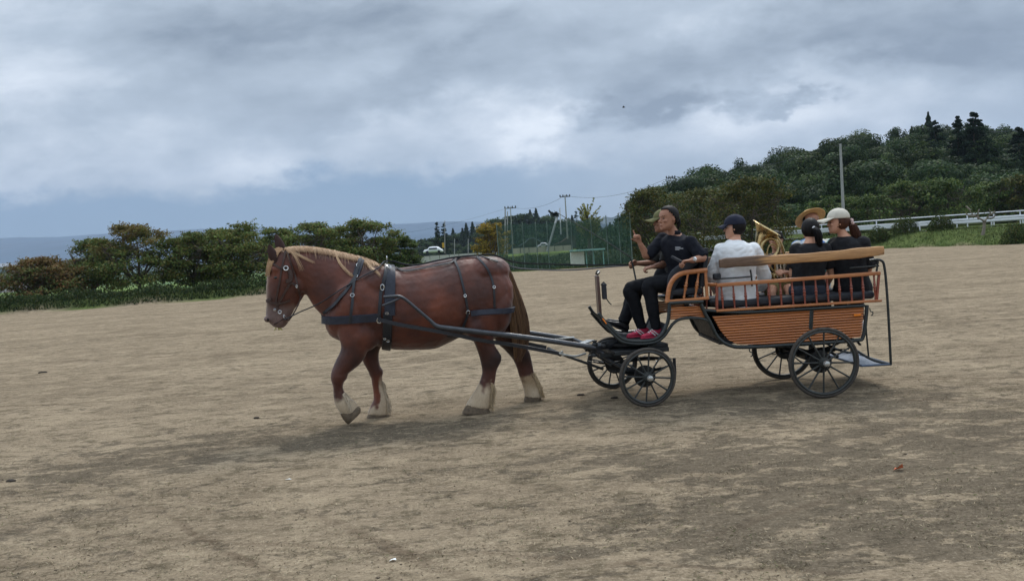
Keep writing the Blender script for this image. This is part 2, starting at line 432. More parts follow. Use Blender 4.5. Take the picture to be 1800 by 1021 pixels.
fp = t.mix(t.mapr(t.xyz(vor.outputs['Color'])[0], .2, .8), lin((116,134,70)), lin((82,104,62)))
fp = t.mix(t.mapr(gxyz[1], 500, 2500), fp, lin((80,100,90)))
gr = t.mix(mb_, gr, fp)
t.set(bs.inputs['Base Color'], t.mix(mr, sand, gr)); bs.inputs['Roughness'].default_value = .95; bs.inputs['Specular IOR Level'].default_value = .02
bn = t.node('ShaderNodeBump'); bn.inputs['Strength'].default_value = .8; bn.inputs['Distance'].default_value = .03
t.set(bn.inputs['Height'], t.math('ADD', t.math('MULTIPLY', n_fin, .35), t.math('ADD', t.math('MULTIPLY', n_med, .6), n_str))); t.l.new(bn.outputs[0], bs.inputs['Normal'])
me.materials.append(gm)
go = bpy.data.objects.new('ground', me); COL.objects.link(go); tag(go, kind='structure')
def gz(x, y): return float(zt(x, y))
# road strip behind the bank
def strip(name, pts_a, pts_b, z, material, thick=.0):
    mb = MB()
    for i in range(len(pts_a)-1):
        a, b, c, d = pts_a[i], pts_a[i+1], pts_b[i+1], pts_b[i]
        mb.add([(p[0], p[1], z(p)) for p in (a, b, c, d)], [(0,1,2,3)])
    return obj(name, mb, material, smooth=False)
xs = np.arange(14, 120, 3.0)
ra = [(x, float(yedge(min(x,40)))+13.0+(.0)) for x in xs]; rb = [(x, y+6.5) for x, y in ra]
def roadz(p): return max(gz(p[0], p[1]), gz(p[0]+2, p[1]), gz(p[0]-2, p[1]))+.03
asph = mat('asphalt', (92,92,92), .9, var=.15, vscale=3, bump=.3)
road = strip('road', ra, rb, roadz, asph); tag(road, kind='structure')
# distant mountain range
mb = MB(); nx_, ny_ = 160, 22; vs = []
for j in range(ny_):
    for i in range(nx_):
        az = -1.1 + 2.0*i/(nx_-1); yy = 4600 + 2300*j/(ny_-1); xx = az*yy
        px = 900+1400*az; top = np.interp(px, [-900,0,300,600,850,1050,1200,2500], [.062,.060,.056,.048,.040,.028,.014,.008])
        tt = j/(ny_-1); base = gz(xx, yy)
        h = base*(1-tt) + tt*(top*yy) ; h += fbm(xx*.0011, yy*.0011)*22*min(1, tt*2)
        vs.append((xx, yy, h - 14*(j == 0)))
fs = [(j*nx_+i, j*nx_+i+1, (j+1)*nx_+i+1, (j+1)*nx_+i) for j in range(ny_-1) for i in range(nx_-1)]
mb.add(vs, fs)
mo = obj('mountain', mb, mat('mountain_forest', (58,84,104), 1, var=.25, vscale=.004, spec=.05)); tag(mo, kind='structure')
# ------------------------------------------------------------ loose ground cover
def scatter_px(n, py0, py1, px0=-60, px1=1860, zoff=0):
    """ground points spread roughly evenly through a stretch of the field"""
    P = []
    y0 = ground(900, py1).y; y1 = ground(900, py0).y
    for _ in range(n):
        yy = 1/(random.random()*(1/y0-1/y1)+1/y1); xx = random.uniform(-.72, .72)*yy
        P.append((xx, yy))
    return np.array(P)
P = scatter_px(26000, 560, 1060); N = len(P)
k = np.array([fbm(a*.9, b*1.6, 5) for a, b in P]); P = P[k > -.12]; N = len(P)
c = np.stack([P[:,0], P[:,1], zt(P[:,0], P[:,1])+.006], -1)
dirs = RNG.normal(size=(N,3)); dirs[:,2] = np.abs(dirs[:,2])*.35
base = np.array(lin((176,160,132)))*np.ones((N,1)); kk = RNG.random(N)[:,None]
cols = base*(.45+.75*kk); g2 = RNG.random(N) < .12; cols[g2] = np.array(lin((98,104,62)))
me = leaves(c, .028, cols, .2, .14, dirs=dirs)
strm = mat('dry_straw', (150,135,110), .9, attr='Col', var=.3, vscale=30)
o = obj('dry_grass', None, strm, me=me, auto=False); tag(o, 'sparse dry straw and short grass trodden into the sandy field', 'grass', kind='stuff')
mb = MB(); P = scatter_px(3000, 600, 1060)
for x, y in P:
    r = random.uniform(.0025, .006)*(1 if random.random() < .96 else 2.0)
    z = gz(x, y)+r*.25; s_ = [V((random.uniform(.7,1.5)*r,0,0)), V((0,random.uniform(.7,1.3)*r,0)), V((0,0,r*.6))]
    vs = [V((x,y,z))+s_[0], V((x,y,z))-s_[0], V((x,y,z))+s_[1], V((x,y,z))-s_[1], V((x,y,z))+s_[2], V((x,y,z))-s_[2]]
    mb.add(vs, [(0,2,4),(2,1,4),(1,3,4),(3,0,4),(2,0,5),(1,2,5),(3,1,5),(0,3,5)])
o = obj('soil_crumbs', mb, mat('soil', (104,90,74), .95, var=.35, vscale=60), auto=False); tag(o, 'small crumbs of soil and grit over the field', 'gravel', kind='stuff')
# manure lumps, dark clods
dung = mat('dung', (52,44,36), .9, var=.3, vscale=60, bump=.5)
for i, (px, py, n, s, lab) in enumerate(((75,655,7,.03,'small dark clods in a row at the far left of the field'),(20,846,3,.022,'small dark clod at the left edge below the horse'),
                              (1020,695,3,.022,'dark clod on the sand between horse and front wheel'),(1080,700,4,.022,'dark crumbled clod just left of the front wheel'),
                              (450,735,3,.02,'dark flattened clod on grey soil left of the horse hooves'))):
    mb = MB(); p = ground(px, py)
    for j in range(n):
        c = p + V((random.uniform(-1,1)*s*(2.4 if i == 0 else 1.0), random.uniform(-.6,.6)*s, s*.3)); a = s*random.uniform(.8, 1.3)
        mb.ell(c, V((a*1.3,0,0)), V((0,a,0)), V((0,0,a*.6)), 8, 6)
    tag(obj('soil_clod', mb, dung), lab, 'clod', 'dark clods lying on the field')
p = ground(1580, 826)
mb = MB()
vs = [(-.035,0,.004),(-.01,-.02,.03),(.02,-.01,.045),(.035,.01,.012),(.012,.02,.004),(-.015,.018,.015)]
mb.add([p+V(q_)*1.1 for q_ in vs] + [p+V((0,0,.012))], [(i,(i+1)%6,6) for i in range(6)])
tag(obj('fallen_leaf', mb, mat('orange_leaf', (196,104,66), .7)), 'curled orange dead leaf lying on the sand at lower right', 'leaf')
p = ground(691, 985); mb = MB()
mb.add([p+V(q_) for q_ in ((-.022,-.012,.004),(0,-.016,.014),(.02,-.004,.005),(.014,.014,.012),(-.012,.012,.006))], [(0,1,2,3,4)])
tag(obj('paper_scrap', mb, mat('white_paper', (225,226,222), .8, var=.03)), 'tiny white scrap of paper on the ground in front', 'paper')
p = ground(507, 843); mb = MB()
mb.add([p+V(q_) for q_ in ((-.03,-.01,.004),(0,-.014,.010),(.03,-.002,.005),(.004,.014,.009))], [(0,1,2,3)])
tag(obj('paper_scrap', mb, mat('white_paper', (225,226,222))), 'tiny pale scrap on grey soil below the horse', 'paper')
# ============================================================ TREES
bark = mat('bark', (84,74,64), .95, var=.35, vscale=12, bump=.8, bscale=25)
barkl = mat('bark_pale', (120,112,100), .95, var=.3, vscale=12, bump=.8, bscale=25)
LM = leafmat('leaf')
def palette(name):
    return {'cherry': [(98,116,60),(112,126,66),(82,104,56),(120,120,64),(122,110,62)],
            'cherry_red': [(120,96,62),(128,92,60),(98,110,60),(108,106,60),(88,104,56)],
            'olive': [(82,88,40),(96,94,44),(70,78,36),(104,92,42),(58,68,34)],
            'dark': [(44,62,38),(50,70,40),(58,76,44),(40,56,36),(70,84,48)],
            'green': [(86,106,54),(98,114,58),(72,94,50),(110,116,62),(62,82,46)],
            'yellow': [(176,146,50),(160,128,44),(128,118,52),(186,158,66),(112,104,48)],
            'ginkgo': [(158,154,70),(176,168,84),(130,136,62),(112,124,58)],
            'conifer': [(30,48,36),(36,56,40),(28,42,32),(44,62,44)],
            'bushy': [(74,88,58),(88,98,66),(66,80,56),(100,108,72)],
            'under': [(44,60,34),(54,70,38),(38,54,32),(64,76,42),(72,74,42)],
            'shrub': [(66,84,40),(82,98,48),(54,70,36),(90,82,44),(44,60,32)],
            'bank': [(62,80,38),(74,92,42),(50,66,34),(86,96,48),(96,96,54)]}[name]
def pickcols(pal, n, ctr=None, hs=None):
    P_ = np.array([lin(c) for c in palette(pal)]); i = RNG.integers(0, len(P_), n)
    return P_[i]*RNG.uniform(.84, 1.16, (n, 1))
def tree(name, x, y, h, rad, pal, label, cat='tree', group=None, seed=0, clumps=34, lsize=.16, nl=170, flat=.4, trunkh=.28, z0=None, spiky=1.0, lean=0.0, thin=1.0, bm=None, redtop=False):
    rnd = random.Random(seed*13+5)
    z = gz(x, y)-.05 if z0 is None else z0
    root = empty(name, (x, y, z), label, cat, group)
    o = V((x, y, z)); tb = MB()
    fork = o + V((lean*h*.3, 0, h*trunkh)); tr = h*.026
    tb.tube([o, o+(fork-o)*.5+V((rnd.uniform(-.05,.05)*h*.3,0,0)), fork], [tr*1.35, tr, tr*.85], 8, 3)
    C_ = []; nlimb = 6
    limbs = []
    for i in range(nlimb):
        a = 2*math.pi*(i+rnd.random()*.6)/nlimb; rr = rad*rnd.uniform(.5, .75)
        e_ = o + V((math.cos(a)*rr+lean*h*.5, math.sin(a)*rr, h*rnd.uniform(.62, .82)))
        mid = fork.lerp(e_, .5) + V((0, 0, -h*.03)) + V((rnd.uniform(-.1,.1), rnd.uniform(-.1,.1), 0))*rad*.5
        tb.tube([fork-V((0,0,tr*2)), mid, e_], [tr*.75, tr*.45, tr*.16], 6, 4); limbs.append((fork, mid, e_))
    for i in range(clumps):
        # crown envelope: rounded top, wide, uneven
        while True:
            a = rnd.uniform(0, 2*math.pi); q_ = math.sqrt(rnd.random()); hz = rnd.random()
            env = math.sqrt(max(0, 1-((hz-.38)/.66)**2))
            if env > .25: break
        rr = rad*env*q_*(.78+.3*noise.noise(V((math.cos(a)*1.3, math.sin(a)*1.3, seed*3.1+hz*2))))
        c = o + V((math.cos(a)*rr+lean*h*.5, math.sin(a)*rr, h*(trunkh*.85+(1.0-trunkh*.85)*hz*.92)))
        rx = rad*rnd.uniform(.17, .30)*(.75+.5*(1-hz)); C_.append((c, rx, rx*flat*rnd.uniform(.8, 1.3)))
        L_ = limbs[rnd.randrange(nlimb)]; s_ = L_[1].lerp(L_[2], rnd.random())
        tb.tube([s_, s_.lerp(c, .6)+V((0,0,-rx*.2)), c], [tr*.2, tr*.12, tr*.05], 4, 2)
    obj('trunk', tb, bm or bark, root)
    pts = []; outs = []
    for c, rx, rz in C_:
        n = int(nl*rnd.uniform(.6, 1.2)*thin)
        p = RNG.normal(size=(n, 3)); p /= np.linalg.norm(p, axis=1)[:, None]; p *= (RNG.random((n, 1))**.45+.02)
        outs.append(p/np.linalg.norm(p, axis=1)[:,None]*np.array((.8,.8,1.2))); p *= (rx, rx, rz); p += np.array(c); 
        p += RNG.normal(size=(n,3))*rx*.09; pts.append(p)
        # twigs poking out of the clump
        for _ in range(int(5*spiky)):
            a = rnd.uniform(0, 2*math.pi); d = V((math.cos(a), math.sin(a), rnd.uniform(-.1, .9))).normalized()
            b0 = c + V((d.x*rx*.8, d.y*rx*.8, d.z*rz*.8)); L = rx*rnd.uniform(.35, .9)
            m = 9; tt = np.linspace(0, 1, m)[:, None]
            q_ = np.array(b0) + np.array(d)*tt*L + np.array((0,0,-.15))*tt**2*L + RNG.normal(size=(m,3))*lsize*.3
            pts.append(q_); outs.append(np.repeat(np.array([d]), m, 0)*.3+np.array((0,0,.5)))
    pts = np.concatenate(pts); cols = pickcols(pal, len(pts))
    # tint per clump region and age of the leaves
    big = np.array([noise.noise(V(p)*(1.6/rad*1.4)) for p in pts])[:, None]
    cols = cols*(1+.45*big)
    if redtop:
        hz = ((pts[:,2]-z)/h)[:, None]; m_ = np.clip((hz-.66+big*.5)*3, 0, .6)
        cols = cols*(1-m_) + m_*np.array(lin((122,90,58)))*RNG.uniform(.7,1.3,(len(pts),1))
    me = leaves(pts, lsize, cols, .4, .62, out=np.concatenate(outs), outk=1.1)
    obj('crown', None, LM, root, me=me, auto=False)
    return root
def dist_place(px, Y): return at(px, 500, Y).x
GL = 'cherry trees along the left edge of the field'
LT = [ # px, Y, top py, half width px, palette, label, redtop
 (72, 57, 452, 66, 'cherry_red', 'small tree with reddish brown crown, leftmost of the field-edge row', True),
 (160, 62, 416, 58, 'cherry', 'low green tree just right of the reddish small tree', False),
 (248, 60, 386, 62, 'cherry', 'tallest tree of the left row with rusty leaves on its twin tops', True),
 (342, 61, 404, 52, 'cherry', 'thin open-branched green tree with the bright field showing beneath', False),
 (436, 62, 388, 62, 'cherry', 'broad green tree left above the horse head', False),
 (392, 66, 398, 46, 'cherry', 'dark green tree partly hidden between the thin tree and the broad one', False),
 (492, 66, 396, 46, 'cherry', 'green tree just above the horse ear and forelock', False),
 (600, 67, 392, 44, 'cherry', 'green tree filling the row above the middle of the horse mane', False),
 (545, 63, 390, 62, 'cherry', 'spreading green tree directly behind the horse neck', False),
 (650, 64, 380, 54, 'cherry', 'green tree with spiky raised top behind the horse withers', False),
 (708, 66, 412, 34, 'green', 'low bushy tree at the right end of the left row', False)]
for i, (px, Y, ty, hw, pal, lab, rt) in enumerate(LT):
    x = dist_place(px, Y); z = gz(x, Y); top = at(px, ty, Y).z; h = top-z
    tree('cherry_tree', x, Y, h*1.02, hw*Y/1400*1.32, pal, lab, group=GL, seed=i+1, clumps=58, lsize=.17, nl=230, flat=.40, trunkh=.27, redtop=rt, spiky=1.6, z0=z-.1, lean=random.uniform(-.1,.1))
# dark growth on the berm, left
def cover(name, n, fx, size, pal, label, cat, hgt, aspect=.2):
    P = np.array([fx() for _ in range(n)]); z = zt(P[:,0], P[:,1])
    hh = np.array([hgt(a, b) for a, b in P]); zz = z + hh*RNG.random(n)
    me = leaves(np.stack([P[:,0], P[:,1], zz], -1), size, pickcols(pal, n)*(1+.5*np.array([noise.noise(V((a*.5, b*.5, 0))) for a, b in P])[:,None]), .0, aspect,
                dirs=np.stack([RNG.normal(size=n)*.4, RNG.normal(size=n)*.4, np.ones(n)], -1))
    o = obj(name, None, LM, me=me, auto=False); return tag(o, label, cat, kind='stuff')
def fx1():
    x = random.uniform(-50, 0); return (x, float(yedge(x))+random.uniform(.3, 6.5))
cover('undergrowth', 60000, fx1, .20, 'under', 'dark low undergrowth and grass below the row of trees', 'undergrowth',
      lambda a, b: max(.08, (.40+.6*noise.noise(V((a*.45, b*.4, 1))))*sstep(-.2, 1.6, b-float(yedge(a)))*sstep(-1, -9, a)+.1), .35)
def fx2():
    x = random.uniform(12, 62); return (x, float(yedge(x))+random.uniform(.2, 12.5))
cover('grass', 42000, fx2, .20, 'bank', 'rough green grass on the bank below the guardrail', 'grass', lambda a, b: .10+.06*noise.noise(V((a, b, 0))), .16)
def fx3():
    x = random.uniform(-8, 16); return (x, float(yedge(x))+random.uniform(.2, 14))
cover('weeds', 16000, fx3, .18, 'bank', 'green weeds along the far edge of the field before the net', 'weeds', lambda a, b: .16+.12*noise.noise(V((a*.5, b*.5, 0))), .2)
# ---- right side trees
def tree_at(px, Y, ty, hw, pal, lab, seed, base=None, **kw):
    x = dist_place(px, Y); z = gz(x, Y); top = at(px, ty, Y).z
    return tree(kw.pop('name', 'broadleaf_tree'), x, Y, (top-z)*1.02, hw*Y/1400*1.1, pal, lab, seed=seed, z0=z-.1, **kw)
GO = 'olive trees behind the carriage'
tree_at(1158, 76, 326, 78, 'olive', 'olive brown tree right of the green net, behind the two drivers', 21, clumps=60, nl=150, lsize=.2, flat=.5, trunkh=.12, group=GO, spiky=1.8)
tree_at(1325, 74, 311, 92, 'olive', 'wide olive brown tree behind the person in the white shirt', 22, clumps=80, nl=160, lsize=.2, flat=.5, trunkh=.10, group=GO, spiky=1.8)
tree_at(1240, 84, 330, 70, 'olive', 'olive tree standing between and behind the two larger ones', 23, clumps=50, nl=140, lsize=.22, flat=.5, trunkh=.12, group=GO)
GF = 'broadleaf trees along the far side of the road'
FR = [(1530, 96, 338, 60, 'green', 'low green tree just right of the tall concrete pole, behind the guardrail'),
      (1600, 99, 316, 62, 'green', 'rounded green tree beyond the guardrail, second right of the pole'),
      (1672, 97, 308, 60, 'green', 'yellowish green tree behind the guardrail and the bare small tree'),
      (1745, 99, 318, 55, 'green', 'round green tree beyond the guardrail below the pointed cedar'),
      (1805, 97, 304, 52, 'olive', 'olive tinted tree beyond the guardrail at the right edge'),
      (1462, 97, 345, 50, 'green', 'low tree behind the straw hat and the concrete pole')]
for i, (px, Y, ty, hw, pal, lab) in enumerate(FR):
    tree_at(px, Y, ty, hw, pal, lab, 31+i, clumps=50, nl=130, lsize=.28, flat=.45, trunkh=.1, group=GF, spiky=1)
# forest on the hill: one mass
def forest(name, pts, pal, label, r0, dens, ls):
    P = []; Cc = []; Oo = []
    for (x, y, z, r, h, con) in pts:
        n = int(dens*(r/r0)**2)
        c0 = np.array((x, y, z+h*.55))
        if con:
            t_ = RNG.random(n)**.7; a = RNG.uniform(0, 2*np.pi, n); rr = r*.62*(1-t_)*(.55+.45*RNG.random(n))*(1+.25*np.sin(t_*38))
            p = np.stack([x+rr*np.cos(a), y+rr*np.sin(a), z+h*(.08+1.05*t_)], -1)
            cc = pickcols('conifer', n); oo = np.stack([np.cos(a), np.sin(a), .6+0*a], -1)
        else:
            m = 9; q_ = RNG.normal(size=(m,3)); q_ /= np.linalg.norm(q_,axis=1)[:,None]; q_ *= RNG.uniform(.35,.8,(m,1))*(r*.75, r*.75, h*.38)
            k_ = RNG.integers(0, m, n); p = RNG.normal(size=(n,3)); p /= np.linalg.norm(p,axis=1)[:,None]; p *= RNG.random((n,1))**.3
            rs = RNG.uniform(.32, .55, m)[k_][:,None]; oo = p/(np.linalg.norm(p,axis=1)[:,None]+1e-6); oo = oo*.75 + q_[k_]/(r,r,h)*.9; p = c0 + q_[k_] + p*rs*(r, r, h*.34)
            cc = pickcols(pal, n)*RNG.uniform(.75, 1.3)*(1+.35*RNG.uniform(-1,1,m)[k_][:,None])
            tint = RNG.random()
            if tint > .7: cc = cc*np.array((1.25,1.12,.9))
        P.append(p); Cc.append(cc); Oo.append(oo)
    me = leaves(np.concatenate(P), ls, np.concatenate(Cc), .5, .75, out=np.concatenate(Oo), outk=1.8)
    o = obj(name, None, LM, me=me, auto=False); return tag(o, label, 'forest', kind='stuff')
pts = []
rnd = random.Random(3)
for row in range(15):
    Y = 108 + row*7.2
    az = .105
    while az < .80:
        y = Y + rnd.uniform(-3, 3); x = (az+rnd.uniform(-.01,.01))*y; z = gz(x, y); hm = float(np.interp(x/y, AZ, HH))
        r = rnd.uniform(3.2, 6.0); h = rnd.uniform(5.0, 10.5)*(1 if hm > 4 else .62)
        if x/y > float(np.interp(Y, [108, 210], [.20, .105])) : pts.append((x, y, z-.5, r, h, rnd.random() < .04))
        az += r*1.55/Y
forest('forest', pts, 'dark', 'dense dark green wood covering the hillside on the right', 4, 2000, .42)
# cedars standing out above the wood
def conifer(px, Y, ty, by, hw, lab, seed, group=None, ls=.4, n=2600):
    x = dist_place(px, Y); top = at(px, ty, Y).z; z = at(px, by, Y).z if by else gz(x, Y)
    h = top-z; r = hw*Y/1400; rnd = random.Random(seed)
    root = empty('conifer_tree', (x, Y, z), lab, 'tree', group)
    tb = MB(); tb.tube([(x, Y, z-1), (x, Y, z+h*.5), (x, Y, z+h*.97)], [h*.025, h*.015, .02], 6, 2)
    P = []
    for _ in range(int(h*7)):
        t_ = rnd.random()**1.2; a = rnd.uniform(0, 6.283); L = r*(1-t_)**.85*rnd.uniform(.65, 1.12)+.15; d = np.array((math.cos(a), math.sin(a), -.18))
        m = int(n/(h*7)); s_ = RNG.random(m)[:,None]**.7; p = np.array((x, Y, z+h*(.06+.94*t_))) + d*s_*L + RNG.normal(size=(m,3))*(.05+.10*L)*np.array((1,1,.55))
        P.append(p)
        tb.tube([(x, Y, z+h*(.06+.94*t_)), V((x, Y, z+h*(.06+.94*t_)))+V(d)*L*.8], [.03, .01], 4)
    obj('trunk', tb, bark, root)
    P = np.concatenate(P); me = leaves(P, ls, pickcols('conifer', len(P)), .3, .5); obj('crown', None, LM, root, me=me, auto=False)
    return root
GC = 'conifers rising above the wood'
conifer(1722, 140, 196, 345, 66, 'tall pointed dark cedar standing above the hillside wood', 1, GC, .45, 15000)
conifer(1694, 142, 205, 340, 46, 'narrower cedar top touching the left side of the tall pointed one', 2, GC, .45, 9000)
conifer(1800, 140, 222, 345, 44, 'dark conifer cut by the right edge of the picture', 3, GC, .5, 7000)
conifer(1655, 160, 212, 330, 50, 'layered dark pine left of the twin cedars', 4, GC, .45, 9000)
conifer(775, 260, 390, 448, 13, 'dark pointed conifer left of the yellow tree, left of a close pair', 5, 'conifers in the village', .5, 1800)
conifer(787, 262, 391, 448, 13, 'dark pointed conifer left of the yellow tree, right of a close pair', 6, 'conifers in the village', .5, 1800)
conifer(1020, 300, 367, 400, 7, 'small dark conifer tip left of the spiky yellow-green tree', 7, None, .4, 900)
# village: yellow tree, low wooded ridge, houses
tree_at(868, 110, 390, 36, 'yellow', 'golden yellow autumn tree behind the horse rump', 51, clumps=40, nl=150, lsize=.26, flat=.7, trunkh=.12, spiky=1.2, name='autumn_tree')
# ginkgo with upright spiky boughs
def ginkgo(px, Y, ty, hw):
    x = dist_place(px, Y); z = gz(x, Y); top = at(px, ty, Y).z; h = top-z; r = hw*Y/1400; rnd = random.Random(9)
    root = empty('ginkgo_tree', (x, Y, z), 'yellow-green tree with spiky upswept boughs above the green net', 'tree')
    tb = MB(); tb.tube([(x,Y,z),(x,Y,z+h*.8)], [.25,.08], 6, 3); P = []
    for i in range(46):
        a = rnd.uniform(0, 6.283); t_ = rnd.uniform(.42, .8); L = r*rnd.uniform(.6, 1.2); up_ = rnd.uniform(.15, 1.0)
        b = np.array((x, Y, z+h*t_)); d = np.array((math.cos(a), math.sin(a)*.6, up_)); d /= np.linalg.norm(d)
        m = 60; s_ = RNG.random(m)[:,None]; p = b + d*s_*L + np.array((0,0,.25*L))*s_**2 + RNG.normal(size=(m,3))*.14*(1.1-s_)
        P.append(p); tb.tube([b, b+d*L*.9], [.05,.015], 4)
    obj('trunk', tb, bark, root); P = np.concatenate(P)
    obj('crown', None, LM, root, me=leaves(P, .26, pickcols('ginkgo', len(P)), .3, .5), auto=False)
ginkgo(1040, 92, 352, 26)
pts = []
for (px, ty) in [(740+8*i, t_) for i, t_ in enumerate(np.interp(np.arange(740, 1130, 8), [740, 800, 850, 885, 920, 960, 1000, 1060, 1130], [418, 408, 392, 376, 371, 374, 382, 392, 398]))]:
    Y = 430; top = at(px, ty, Y).z; x = dist_place(px, Y)
    for k_ in range(3):
        h = 9; zz = top-h-k_*5; 
        pts.append((x+rnd.uniform(-1,1), Y-k_*8, zz+rnd.uniform(-1.2,1.0), 5.5, h, rnd.random() < .3))
forest('distant_wood', pts, 'dark', 'low dark wooded ridge behind the village', 5, 420, 1.1)
# ridge terrain under it
mb = MB(); vs = []
pl = np.arange(700, 1180, 20)
for p_ in pl:
    ty = float(np.interp(p_, [700, 740, 800, 850, 885, 920, 960, 1000, 1060, 1180], [440, 424, 414, 398, 383, 378, 380, 388, 398, 400])); x = dist_place(p_, 440)
    vs += [(x, 440, at(p_, ty+12, 440).z), (x*.95, 400, -7)]
mb.add(vs, [(2*i, 2*i+2, 2*i+3, 2*i+1) for i in range(len(pl)-1)])
tag(obj('hill', mb, mat('hill_ground', (52,64,40), 1, vscale=.1)), kind='structure')
# ---- houses and vehicles of the village, seen small
grey_tile = mat('roof_tile', (120,128,138), .6, var=.12, vscale=2); darkwall = mat('dark_wall', (66,58,52), .9); creamwall = mat('cream_wall', (196,190,168), .9, var=.08)
def house(px, Y, py, wpx, hpx, lab, wallm, roofm):
    c = at(px, py, Y); s = Y/1400; W_ = wpx*s; Hh = hpx*s; z = c.z-Hh; root = empty('house', (c.x, Y, z), lab, 'house')
    mb = MB(); mb.box((c.x, Y+3, z+Hh*.25), W_*.8, 6, Hh*.5); obj('wall', mb, wallm, root, False)
    mb = MB(); x0, x1 = c.x-W_/2, c.x+W_/2; zt_ = z+Hh; ze = z+Hh*.42
    prof = [(x0, ze), (x0+W_*.20, ze+(zt_-ze)*.35), (c.x-W_*.12, zt_), (c.x+W_*.02, zt_), (x1-W_*.2, ze+(zt_-ze)*.3), (x1, ze)]
    for (a, b) in zip(prof, prof[1:]):
        mb.add([(a[0],Y-1,a[1]),(b[0],Y-1,b[1]),(b[0],Y+7,b[1]),(a[0],Y+7,a[1]),(a[0],Y-1,a[1]-.2),(b[0],Y-1,b[1]-.2),(b[0],Y+7,b[1]-.2),(a[0],Y+7,a[1]-.2)], [(0,1,2,3),(4,7,6,5),(0,4,5,1),(2,6,7,3)])
    obj('roof', mb, roofm, root, False)
    mb = MB(); mb.add([(a[0], Y-.8, a[1]) for a in prof], [tuple(range(6))]); obj('gable', mb, wallm, root, False)
    mb = MB(); mb.box((c.x+W_*.1, Y-.02, z+Hh*.2), W_*.16, .1, Hh*.18); obj('window', mb, mat('dark_glass', (40,46,54), .2), root, False)
house(937, 190, 418, 52, 20, 'house with swept grey tiled roof seen through the green net', darkwall, grey_tile)
house(1008, 330, 415, 70, 22, 'brown roofed house beside the ginkgo behind the net', darkwall, mat('brown_roof', (84,66,58), .8))
def car_like(px, Y, py, wpx, hpx, lab, cat, name):
    c = at(px, py, Y); s = Y/1400; W_ = wpx*s; Hh = hpx*s; root = empty(name, (c.x, Y, c.z), lab, cat)
    mb = MB(); secs = []
    for t_, hgt in ((0,.35),(.06,.55),(.2,.62),(.33,1.0),(.72,1.0),(.9,.6),(1,.4)):
        secs.append((V((c.x-W_/2+W_*t_, Y, c.z+Hh*hgt*.5+.15)), V((0,.8,0)), V((0,0,Hh*hgt*.5))))
    mb.loft(secs, 14, 3, p=.6); obj('body', mb, mat('white_paint', (225,227,230), .3, var=.03), root)
    mb = MB(); mb.box((c.x, Y-.78, c.z+Hh*.72+.1), W_*.42, .1, Hh*.26); obj('window', mb, mat('dark_glass', (40,46,54), .2), root, False)
    for sx in (-.3, .3):
        mb = MB(); mb.lathe((c.x+W_*sx, Y-.85, c.z+.25), (c.x+W_*sx, Y-.6, c.z+.25), [(0,.30),(1,.30)], 12); obj('wheel', mb, mat('tyre', (40,40,42), .9), root)
car_like(762, 170, 445, 34, 10, 'white rounded vehicle parked left of the yellow tree, behind the horse back', 'vehicle', 'parked_car')
car_like(955, 172, 436, 20, 8, 'small white car parked beside the leaning pole behind the net', 'car', 'parked_car')
# cream wall of the village
mb = MB()
def wallseg(p0, p1, Y, y0, y1, th=.2):
    a = at(p0, y0, Y); b = at(p1, y1, Y); mb.bar(a-V((0,0,.55)), b-V((0,0,.55)), th, 1.1)
for i in range(7): wallseg(900+i*15, 914+i*15, 160, 437+(-1)*i*.9, 436-i*.9)
obj_ = obj('garden_wall', mb, creamwall, smooth=False); tag(obj_, 'low cream wall with posts seen through the green net', 'wall')
mb = MB(); 
for i in range(9): wallseg(722+i*17, 738+i*17, 150, 452-i*1.1, 451-i*1.1)
tag(obj('low_fence', mb, mat('pale_concrete', (176,176,166), .9), smooth=False), 'pale low wall behind the horse back left of the yellow tree', 'wall')
# scattered blurred white house fronts far left
for (px, py, w_, h_, Y, lab) in ((110,463,0,0,0,''),):
    pass
c = at(4, 487, 180); root = empty('house', (c.x, 180, c.z-3), 'pinkish house wall cut off by the left edge below the mountain', 'house')
mb = MB(); mb.box((c.x-2.5, 183, c.z-1.2), 9, 6, 4.6); obj('wall', mb, mat('pink_wall', (186,176,182), .9), root, False)
mb = MB(); mb.prism([(c.x-8, 179, c.z+1.0), (c.x+3, 179, c.z+1.0), (c.x-2.5, 179, c.z+3.2)], (0, 8, 0)); obj('roof', mb, grey_tile, root, False)
for (px, py, Y, lab) in ((470+0, 468, 300, 'white farmhouse glimpsed between the trees above the horse neck'), (300, 470, 260, 'white house glimpsed between the tallest and the thin tree'), (130, 472, 260, 'pale house glimpsed over the reddish tree')):
    c = at(px, py, Y); root = empty('farmhouse', (c.x, Y, c.z-2), lab, 'house')
    mb = MB(); mb.box((c.x, Y+3, c.z-.5), 10, 6, 3.4); obj('wall', mb, mat('white_wall', (206,206,204), .9), root, False)
    mb = MB(); mb.prism([(c.x-6, Y-1, c.z+1.2), (c.x+6, Y-1, c.z+1.2), (c.x+4, Y-1, c.z+2.8), (c.x-4, Y-1, c.z+2.8)], (0, 8, 0)); obj('roof', mb, grey_tile, root, False)
